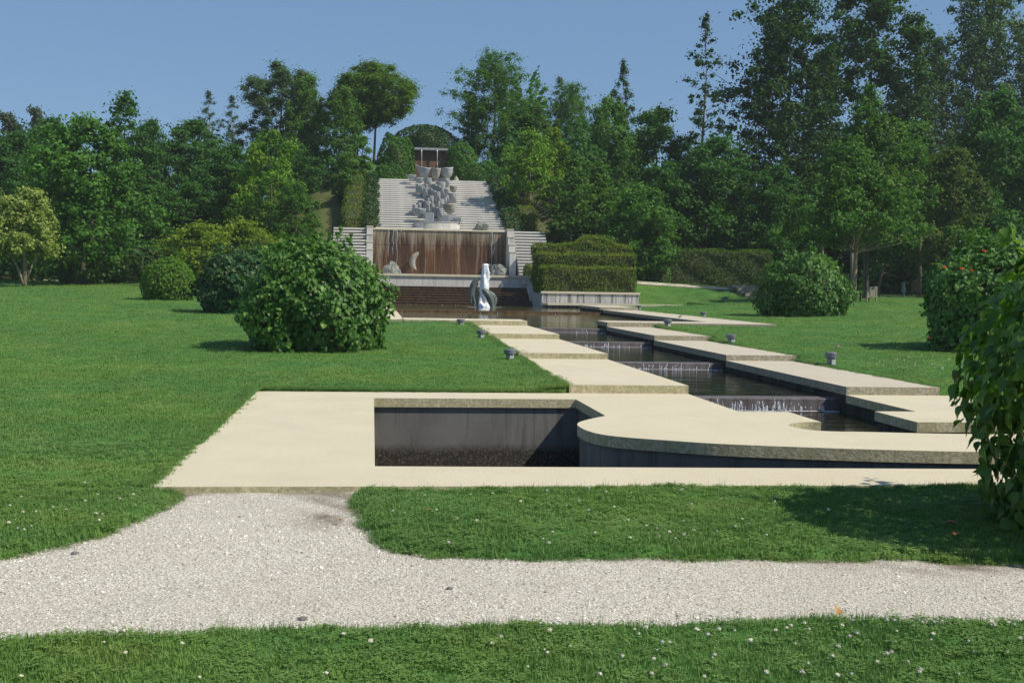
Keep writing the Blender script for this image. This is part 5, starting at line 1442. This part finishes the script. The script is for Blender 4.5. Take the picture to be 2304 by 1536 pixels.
lamp(13.1, 45.6, 'small grey spotlight on the lawn right of the long pond slab', 1.2, .2)
lamp(12.95, 56.3, 'small grey spotlight by the short upper slab near the planter', 1.2, .2)
lamp(20.3, 66.3, 'tiny far grey spotlight on the lawn before the grass bank', 1.2, .25)

# slim posts by the stairs
e = empty('bollard_post', (10.28, 75.2, 2.17), 'slim blue grey bollard light between the two box balls', 'bollard')
MB().lathe([(.07, 0), (.07, .62)], n=12).build('post', M['fixture'], e, True)
MB().lathe([(.075, .62), (.075, .72), (.02, .76)], n=12).build('cap', M['fixture_lens'], e, True)
MB().lathe([(.055, .56), (.055, .60)], n=12).build('collar', M['fixture_dark'], e, True)

# lamp post at the right frame edge
g_ = gz(40.9, 70)
e = empty('lamp_post', (40.9, 70, g_), 'grey street lamp post cut by the right frame edge above the flowering bush', 'lamp post')
MB().lathe([(.10, 0), (.08, 3.7)], n=12).build('pole', M['fixture'], e, True)
MB().lathe([(.2, 3.7), (.2, 3.85), (.12, 3.9), (.12, 4.5), (.2, 4.55), (.2, 4.7)], n=14).build('lantern', M['fixture_lens'], e, True)
MB().lathe([(.09, 4.7), (.08, 5.6)], n=12).build('upper_pole', M['fixture'], e, True)

# bench
g_ = gz(27.5, 63)
e = empty('garden_bench', (27.75, 63.0, g_), 'weathered wooden garden chair between the two trunks on the right lawn', 'chair', rz=.35)
for s_ in (-1, 1):
    MB().box(s_ * .34 - .035, s_ * .34 + .035, -.035, .035, 0, .88).build('leg', M['old_wood'], e)
    MB().box(s_ * .34 - .035, s_ * .34 + .035, .5, .57, 0, .62).build('leg', M['brown_wood'], e)
    MB().box(s_ * .34 - .04, s_ * .34 + .04, -.03, .6, .60, .64).build('armrest', M['old_wood'], e)
MB().box(-.34, .34, 0, .56, .40, .44).build('seat', M['old_wood'], e)
MB().box(-.3, .3, -.03, .03, .80, .87).build('top_rail', M['old_wood'], e)
MB().box(-.3, .3, -.03, .03, .28, .34).build('bottom_rail', M['old_wood'], e)
for k in range(7):
    MB().box(-.28 + k * .08, -.22 + k * .08, -.018, .018, .34, .80).build('slat', M['old_wood'], e)

# bin and post
g_ = gz(36.1, 75)
e = empty('litter_bin', (36.1, 75.0, g_), 'brown wooden barrel litter bin on a post under the right trees', 'litter bin')
MB().lathe([(.05, 0), (.05, .4)], n=8).build('post', M['fixture_dark'], e)
for k in range(14):
    a_ = k * 2 * math.pi / 14
    o = MB().box(-.055, .055, -.015, .015, .36, 1.02).build('slat', M['brown_wood'], e)
    o.location = (.27 * math.cos(a_), .27 * math.sin(a_), 0); o.rotation_euler = (0, 0, a_ + math.pi / 2)
MB().lathe([(.25, .36), (.25, .98)], n=14).build('liner', M['fixture_dark'], e)
MB().lathe([(.29, 1.022), (.22, 1.1), (.05, 1.22)], n=14).build('lid', M['brown_wood'], e)
g_ = gz(35.0, 74.6)
e = empty('sign_post', (35.1, 74.6, g_), 'thin grey post left of the barrel litter bin', 'post')
MB().lathe([(.045, 0), (.045, 1.05)], n=8).build('pole', M['fixture'], e)
MB().box(-.19, -.05, -.02, .02, .35, .98).build('plate', M['fixture_dark'], e)
# leaning bare stem and a T support behind
e = empty('tree_stake', (31.9, 76.5, gz(31.9, 76.5)), 'thin wooden stake with a crossbar under the right trees', 'stake')
MB().tube([(0, 0, 0), (.12, 0, 1.5)], [.035, .03], 6).build('stake', M['old_wood'], e)
MB().tube([(-.2, 0, 1.5), (.42, 0, 1.48)], [.03, .03], 6).build('crossbar', M['old_wood'], e)
e = empty('dead_tree', (34.6, 77.5, gz(34.6, 77.5)), 'leaning bare brown stem behind the barrel bin', 'dead tree')
MB().tube([(0, 0, 0), (.1, 0, 1.0), (.35, 0, 1.9), (.6, 0, 2.2)], [.08, .07, .05, .03], 7).build('stem', M['bark_red'], e)
MB().tube([(.3, 0, 1.6), (.9, 0, 1.45), (1.3, 0, 1.3)], [.04, .03, .015], 6).build('branch', M['bark_red'], e)
for x, y, r_, lab in [(24.1, 83.6, .16, 'dark bare trunk rising behind the long clipped hedge'), (33.3, 79, .14, 'pale bare trunk in the shade right of the lawn trees'), (37.6, 77.6, .13, 'dark bare trunk in the shade near the flowering bush'),
                      (26.2, 66.5, .13, 'brown trunk just left of the pale lawn tree trunk'), (-17.9, 78.5, .14, 'dark trunk in the shade behind the cream flowering tree')]:
    g_ = gz(x, y)
    e = empty('bare_tree', (x, y, g_), lab, 'tree')
    MB().tube([(0, 0, -.1), (.03, 0, 1.5), (-.05, .05, 3.2), (.05, 0, 4.6)], [r_ * 1.25, r_, r_ * .85, r_ * .7], 8).build('trunk', M['bark_pale'] if 'pale' in lab else M['bark'], e, True)

# ------------------------------------------------------------------ haze
o = MB().box(-620, 620, -80, 920, -3.4, 36).build('haze', bpy.data.materials.new('haze_air'))
hm = o.data.materials[0]; hm.use_nodes = True
hn = hm.node_tree
for n_ in list(hn.nodes):
    if n_.type == 'BSDF_PRINCIPLED': hn.nodes.remove(n_)
pv = hn.nodes.new('ShaderNodeVolumePrincipled')
pv.inputs['Color'].default_value = (0.88, 0.94, 1.0, 1)
pv.inputs['Density'].default_value = HAZE
hn.links.new(pv.outputs[0], [n_ for n_ in hn.nodes if n_.type == 'OUTPUT_MATERIAL'][0].inputs['Volume'])
tag(o, kind='stuff')

# ------------------------------------------------------------------ birds
def bird(x, y, z, rz, label, up=1.0):
    e = empty('small_bird', (x, y, z), label, 'bird', None, rz)
    b = MB()
    b.lathe([(.004, -.075), (.022, -.05), (.036, -.01), (.034, .03), (.022, .055), (.006, .068)], n=12)
    b.v = [(q[2], q[1], q[0] * .9 + .055 + q[2] * .35 * up) for q in b.v]
    b.lathe([(.002, -.022), (.016, -.012), (.021, 0), (.015, .014), (.002, .021)], c=(.062, 0, .10), n=10)
    b.build('body', M['feather'], e, True)
    MB().add([(-.06, -.012, .04), (-.06, .012, .04), (-.15, .010, .015), (-.15, -.010, .015), (-.06, 0, .032)], [(0, 1, 2, 3), (0, 3, 2, 1, 4)]).build('tail', M['feather'], e)
    MB().lathe([(.001, -.03), (.018, -.01), (.02, .01), (.001, .03)], c=(.03, 0, .052), n=8).build('breast', M['feather_pale'], e, True)
    MB().tube([(.08, 0, .10), (.10, 0, .097)], [.004, .001], 5).build('beak', M['fixture_dark'], e)
    for s_ in (-1, 1):
        MB().tube([(.005, s_ * .01, .03), (.008, s_ * .011, 0)], [.003, .002], 4).build('leg', M['fixture_dark'], e)
    return e
bird(10.75, 26.2, gz(10.75, 26.2) + .03, 1.0, 'tiny brown bird standing upright on the lawn right of the second lamp')
bird(11.35, 42.6, .50, 0.2, 'tiny dark bird on the long pond slab')

# ------------------------------------------------------------------ grass and gravel
def unlinked(name, me): return bpy.data.objects.new(name, me)
def tuft(seed, nb, rad, h, w):
    rd = np.random.default_rng(seed)
    V, Fa, T_ = [], [], []
    for i in range(nb):
        a = rd.random() * 6.283; r = rad * math.sqrt(rd.random()); x, y = r * math.cos(a), r * math.sin(a)
        hh = h * rd.uniform(.5, 1.15); ww = w * rd.uniform(.7, 1.3)
        b = rd.random() * 6.283; ln = rd.uniform(.1, .9) * hh
        dx, dy = math.cos(b), math.sin(b); px, py = -dy * ww / 2, dx * ww / 2
        k = len(V)
        V += [(x - px, y - py, -.01), (x + px, y + py, -.01),
              (x + dx * ln * .35 + px * .8, y + dy * ln * .35 + py * .8, hh * .6), (x + dx * ln * .35 - px * .8, y + dy * ln * .35 - py * .8, hh * .6),
              (x + dx * ln, y + dy * ln, hh)]
        Fa += [(k, k + 1, k + 2), (k, k + 2, k + 3), (k + 3, k + 2, k + 4)]
        tt = rd.random(); T_ += [tt * .3, tt * .3, tt * .8, tt * .8, tt]
    return fast_mesh('tuft', np.array(V), np.array(Fa), 3, M['blade'], np.array(T_))

def clover_tuft(seed):
    rd = np.random.default_rng(seed); V, Fa, T_ = [], [], []
    for i in range(16):
        a = rd.random() * 6.283; r = .055 * math.sqrt(rd.random()); x, y = r * math.cos(a), r * math.sin(a); z = rd.uniform(.014, .030)
        b0 = rd.random() * 6.283; tt = rd.uniform(.35, 1)
        for q in range(3):
            b = b0 + q * 2.094; L = rd.uniform(.007, .011); c, s_ = math.cos(b), math.sin(b); w = L * .48
            k = len(V)
            V += [(x, y, z), (x + c * L * .6 - s_ * w, y + s_ * L * .6 + c * w, z + .003), (x + c * L, y + s_ * L, z + .001), (x + c * L * .6 + s_ * w, y + s_ * L * .6 - c * w, z + .003)]
            Fa += [(k, k + 2, k + 1), (k, k + 3, k + 2)]; T_ += [tt] * 4
    return fast_mesh('clover_leaves', np.array(V), np.array(Fa), 3, M['blade'], np.array(T_))

def scatter(name, pts, rots, scls, idx, sources):
    me = bpy.data.meshes.new(name)
    pts = np.ascontiguousarray(pts, np.float32)
    me.vertices.add(len(pts)); me.vertices.foreach_set('co', pts.ravel())
    a = me.attributes.new('rot', 'FLOAT_VECTOR', 'POINT'); a.data.foreach_set('vector', np.ascontiguousarray(rots, np.float32).ravel())
    a = me.attributes.new('scl', 'FLOAT_VECTOR', 'POINT'); a.data.foreach_set('vector', np.ascontiguousarray(scls, np.float32).ravel())
    a = me.attributes.new('pick', 'INT', 'POINT'); a.data.foreach_set('value', np.ascontiguousarray(idx, np.int32))
    o = link(name, me)
    ng = bpy.data.node_groups.new(name + '_nodes', 'GeometryNodeTree')
    ng.interface.new_socket('Geometry', in_out='INPUT', socket_type='NodeSocketGeometry')
    ng.interface.new_socket('Geometry', in_out='OUTPUT', socket_type='NodeSocketGeometry')
    N = ng.nodes; L = ng.links
    gi = N.new('NodeGroupInput'); go = N.new('NodeGroupOutput')
    m2p = N.new('GeometryNodeMeshToPoints')
    iop = N.new('GeometryNodeInstanceOnPoints')
    jn = N.new('GeometryNodeJoinGeometry')
    for s in reversed(sources):
        oi = N.new('GeometryNodeObjectInfo'); oi.inputs['Object'].default_value = s; oi.inputs['As Instance'].default_value = True
        L.new(oi.outputs['Geometry'], jn.inputs[0])
    def at(nm, ty):
        n = N.new('GeometryNodeInputNamedAttribute'); n.data_type = ty; n.inputs[0].default_value = nm; return n.outputs[0]
    L.new(gi.outputs[0], m2p.inputs['Mesh'])
    L.new(m2p.outputs[0], iop.inputs['Points'])
    L.new(jn.outputs[0], iop.inputs['Instance'])
    iop.inputs['Pick Instance'].default_value = True
    L.new(at('pick', 'INT'), iop.inputs['Instance Index'])
    L.new(at('rot', 'FLOAT_VECTOR'), iop.inputs['Rotation'])
    L.new(at('scl', 'FLOAT_VECTOR'), iop.inputs['Scale'])
    L.new(iop.outputs[0], go.inputs[0])
    md = o.modifiers.new('scatter', 'NODES'); md.node_group = ng
    return tag(o, kind='stuff')

bands = [(3.6, 6.2, 700, 1.0, 1.0), (6.2, 9.5, 480, 1.15, .95), (9.5, 14, 200, 1.5, .75), (14, 20, 95, 2.0, .65), (20, 32, 40, 3.0, .6), (32, 50, 15, 4.6, .6), (50, 80, 7, 6.5, .7)]
PP, SS = [], []
for y0, y1, dens, s_, hz in bands:
    xa, xb = -.36 * y1 - 1.2, .60 * y1 + 1.2
    n = int((xb - xa) * (y1 - y0) * dens)
    X = rng.uniform(xa, xb, n); Y = rng.uniform(y0, y1, n)
    ok = (X > -.36 * Y - 1.2) & (X < .60 * Y + 1.2)
    X, Y = X[ok], Y[ok]
    sd = lawn_sd(X, Y)
    ok = (sd > .012) & ~in_hole(X, Y, .05)
    # lawn lip creeping over the slab edges
    X, Y, sd = X[ok], Y[ok], sd[ok]
    Z = z_full(X, Y)
    k = rng.uniform(.8, 1.25, len(X)) * (1 + .5 * np.sin(X * 3.1) * np.sin(Y * 2.7) * (Y < 10))
    PP.append(np.stack([X, Y, Z], 1)); SS.append(np.stack([np.full(len(X), s_), np.full(len(X), s_), hz * k], 1))
# extra fringe along the paving and slab edges, leaning over the stone
def fringe(x0, y0, x1, y1, n, jit, hz, s_=1.0, zoff=0.0):
    t = rng.random(n); X = x0 + (x1 - x0) * t + rng.normal(size=n) * jit; Y = y0 + (y1 - y0) * t + rng.normal(size=n) * jit
    Z = z_full(X, Y); Z = np.where(in_hole(X, Y), Z * 0 + zoff, Z)
    PP.append(np.stack([X, Y, Z], 1)); SS.append(np.stack([np.full(n, s_), np.full(n, s_), np.full(n, hz)], 1))
fringe(-.05, 9.22, 6.0, 9.20, 1500, .025, 1.5)
fringe(-1.72, 9.3, -1.72, 17.4, 900, .02, 1.0)
fringe(-1.7, 17.40, 2.9, 17.40, 700, .03, 1.0)
ea = np.array(LEFT_EDGE[2:]); 
for poly, n in ((LEFT_EDGE[2:], 160), (ISLAND[:17], 160), (VERGE[1:10], 300)):
    for (x0, y0), (x1, y1) in zip(poly[:-1], poly[1:]):
        L_ = math.hypot(x1 - x0, y1 - y0)
        m = int(min(L_, 6) * n)
        t = rng.random(m); X = x0 + (x1 - x0) * t; Y = y0 + (y1 - y0) * t
        X = X + rng.normal(size=m) * .02; Y = Y + rng.normal(size=m) * .02
        ok = (lawn_sd(X, Y) > -.01) & ~in_hole(X, Y, .03)
        X, Y = X[ok], Y[ok]; m = len(X)
        PP.append(np.stack([X, Y, z_full(X, Y)], 1)); SS.append(np.stack([np.full(m, 1.0), np.full(m, 1.0), rng.uniform(.9, 1.7, m)], 1))
# soft edges over the canal slabs
for i in range(3):
    fringe(2.92, SY[i] + .03, 2.96, SY[i + 1], 700, .03, .9, 1.2, SZ[i] - .01)
    fringe(8.84, SY[i] + .03, 8.80, SY[i + 1], 700, .03, .9, 1.2, SZ[i] - .01)
PP = np.concatenate(PP); SS = np.concatenate(SS); n = len(PP)
rots = np.zeros((n, 3)); rots[:, 2] = rng.random(n) * 6.283; rots[:, :2] = rng.normal(size=(n, 2)) * .12
srcs = [unlinked('tuft_source', tuft(100 + i, 40, .064, .021 + .003 * i, .0034)) for i in range(4)]
srcs.append(unlinked('clover_source', clover_tuft(130)))
pick = rng.integers(0, 4, n)
cl_ = np.sin(PP[:, 0] * 2.3 + 1) * np.sin(PP[:, 1] * 2.9) + .5 * np.sin(PP[:, 0] * 7 + PP[:, 1] * 5)
pick = np.where((PP[:, 1] < 12) & (rng.random(n) < .16 + .34 * np.clip(cl_ + .3, 0, 1)), 4, pick)
scatter('grass', PP, rots, SS, pick, srcs)
# a few long stray shoots at the verge
m = 260
X = rng.uniform(-2, 4, m); Y = np.interp(X, [p[0] for p in VERGE[1:10]], [p[1] for p in VERGE[1:10]]) - np.abs(rng.normal(size=m)) * .12
X2 = rng.uniform(0, 5, 120); Y2 = 9.17 - np.abs(rng.normal(size=120)) * .06
X = np.concatenate([X, X2]); Y = np.concatenate([Y, Y2]); m = len(X)
rr = np.zeros((m, 3)); rr[:, 2] = rng.random(m) * 6.283
scatter('long_grass', np.stack([X, Y, z_full(X, Y)], 1), rr, np.stack([np.full(m, .8), np.full(m, .8), rng.uniform(.5, 1.0, m)], 1), np.zeros(m, int),
        [unlinked('shoot_source', tuft(140, 4, .03, .095, .003))])

# gravel stones
def pebble_mesh(seed):
    bm = bmesh.new(); bmesh.ops.create_icosphere(bm, subdivisions=1, radius=.5)
    rd = random.Random(seed)
    for v in bm.verts: v.co = Vector((v.co.x * rd.uniform(.8, 1.2), v.co.y * rd.uniform(.7, 1.1), v.co.z * rd.uniform(.45, .7)))
    me = bpy.data.meshes.new('pebble'); bm.to_mesh(me); bm.free(); me.materials.append(M['stone_bit']); return me
n = 90000
X = rng.uniform(-4.2, 6.0, n); Y = rng.uniform(5.2, 9.25, n)
sd = lawn_sd(X, Y); ok = (sd < .03) & (X > -.36 * Y - 1) & (X < .6 * Y + 1) & (rng.random(n) > dirt_f(X, Y) * .85)
X, Y = X[ok], Y[ok]; n = len(X)
s_ = .0045 + .0085 * rng.random(n) ** 2.4
s_ = np.where(rng.random(n) < .022, s_ * 2.1, s_)
s_ = s_ * (1 + .25 * np.sin(X * 1.3 + 2) * np.sin(Y * 1.9 + X))
rr = rng.random((n, 3)) * .8; rr[:, 2] *= 8
scatter('gravel', np.stack([X, Y, gravz(X, Y) + s_ * .12], 1), rr, np.repeat(s_[:, None], 3, 1), rng.integers(0, 4, n), [unlinked('pebble_source', pebble_mesh(i)) for i in range(4)])

# clover flowers: each one a thing
def clover_mesh(seed):
    rd = random.Random(seed); b = MB()
    b.tube([(0, 0, -.04), (.003, .002, 0.0)], [.0012, .001], 4, mi=1)
    for i in range(16):
        a = i * 2.4; zz = 1 - (i + .5) / 16 * 1.25; r = math.sqrt(max(0, 1 - zz * zz)) * .0085
        p = Vector((r * math.cos(a), r * math.sin(a), .006 + zz * .0065)); d = Vector((math.cos(a) * r * 60, math.sin(a) * r * 60, .5 + zz)).normalized()
        s1 = d.orthogonal().normalized() * .0028; e_ = p + d * .006
        b.add([p - s1, p + s1, e_ + s1 * .5, e_ - s1 * .5], [(0, 1, 2, 3)])
    b.lathe([(.002, 0), (.0075, .003), (.008, .008), (.004, .013)], n=7)
    return b.mesh('clover', [M['petal'], M['stem']])
cm = [clover_mesh(i) for i in range(3)]
def clover(x, y, label, group, s=1.0, zz=None):
    z = float(z_full(np.array(x), np.array(y)))
    o = link('clover_flower', cm[random.randrange(3)], None, (x, y, z + .028 * random.uniform(.8, 1.25)))
    s *= random.uniform(.55, 1.1)
    o.scale = (s, s, s); o.rotation_euler = (random.uniform(-.3, .3), random.uniform(-.3, .3), random.uniform(0, 6))
    return tag(o, label, 'flower', group)
cnt = 0
while cnt < 135:
    y = random.uniform(4.55, 5.50); x = random.uniform(-1.7, 3.3)
    if random.random() > .12 + .88 * ss(x, -.2, 2.4): continue
    if random.random() > .35 + .65 * ss(y, 5.0, 5.45): continue
    clover(x, y, 'white clover flower in the front grass verge below the gravel', 'clover flowers in the front verge'); cnt += 1
for i in range(46):
    x = random.choice([random.uniform(.0, 2.2), random.uniform(1.8, 3.6)]); y = random.uniform(7.1, 9.0)
    clover(x, y, 'white clover flower on the grass island before the basin', 'clover flowers on the grass island', 1.0)
for i in range(34):
    x = random.uniform(-3.0, -1.55); y = random.uniform(7.6, 9.6)
    if float(lawn_sd(np.array(x), np.array(y))) > .08:
        clover(x, y, 'white clover flower in the lawn left of the gravel path', 'clover flowers in the left lawn', 1.0)
for i in range(40):
    clover(random.gauss(11.3, .9), random.gauss(22.6, 1.1), 'white clover flower on the right lawn before the flowering bush', 'clover flowers on the right lawn', 1.6)

# fallen leaves and odd stones
def fallen(x, y, z, s, mat, label, rx=.3, rz=0):
    LV, LF = LEAF['creeper']
    me = bpy.data.meshes.new('fallen_leaf'); me.from_pydata([(a * s, b * s, c * s * 1.6 + .01) for a, b, c in LV], [], LF); me.materials.append(mat); me.update()
    o = link('fallen_leaf', me, None, (x, y, z)); o.rotation_euler = (rx, 0, rz)
    return tag(o, label, 'fallen leaf')
fallen(2.30, 5.50, .0, .055, M['orange_leaf'], 'curled orange leaf standing at the gravel edge of the front verge', 1.2, .3)
fallen(3.98, 7.55, .01, .10, M['brown_leaf'], 'reddish brown fallen leaf under the near creeper bush, upper one', .3, 1.0)
fallen(3.86, 7.30, .01, .075, M['brown_leaf'], 'small reddish brown fallen leaf under the near creeper bush, lower one', .2, 2.4)
fallen(-.20, 8.02, -.03, .04, M['brown_leaf'], 'small brown leaf lying on the gravel beside the rounded tip of the grass island', .5, .7)
fallen(.42, 8.15, .01, .045, M['brown_leaf'], 'small brown leaf lying in the grass island', .5, 2.0)
fallen(3.62, 8.35, .02, .08, F['creeper_one'], 'green fallen leaf on the grass left of the near creeper bush', .2, 1.5)
for x, y, s_, lab in [(-.32, 5.74, .022, 'dark oval pebble on the gravel near the front verge'), (-1.74, 7.18, .022, 'dark pebble on the gravel near the left lawn edge'), (.43, 6.25, .017, 'greenish dark pebble in the middle of the gravel path')]:
    o = rock(x, y, float(gravz(x, y)) + .004, s_, s_ * .7, s_ * .6, lab, 3.3, M['pebble'], 'pebble')
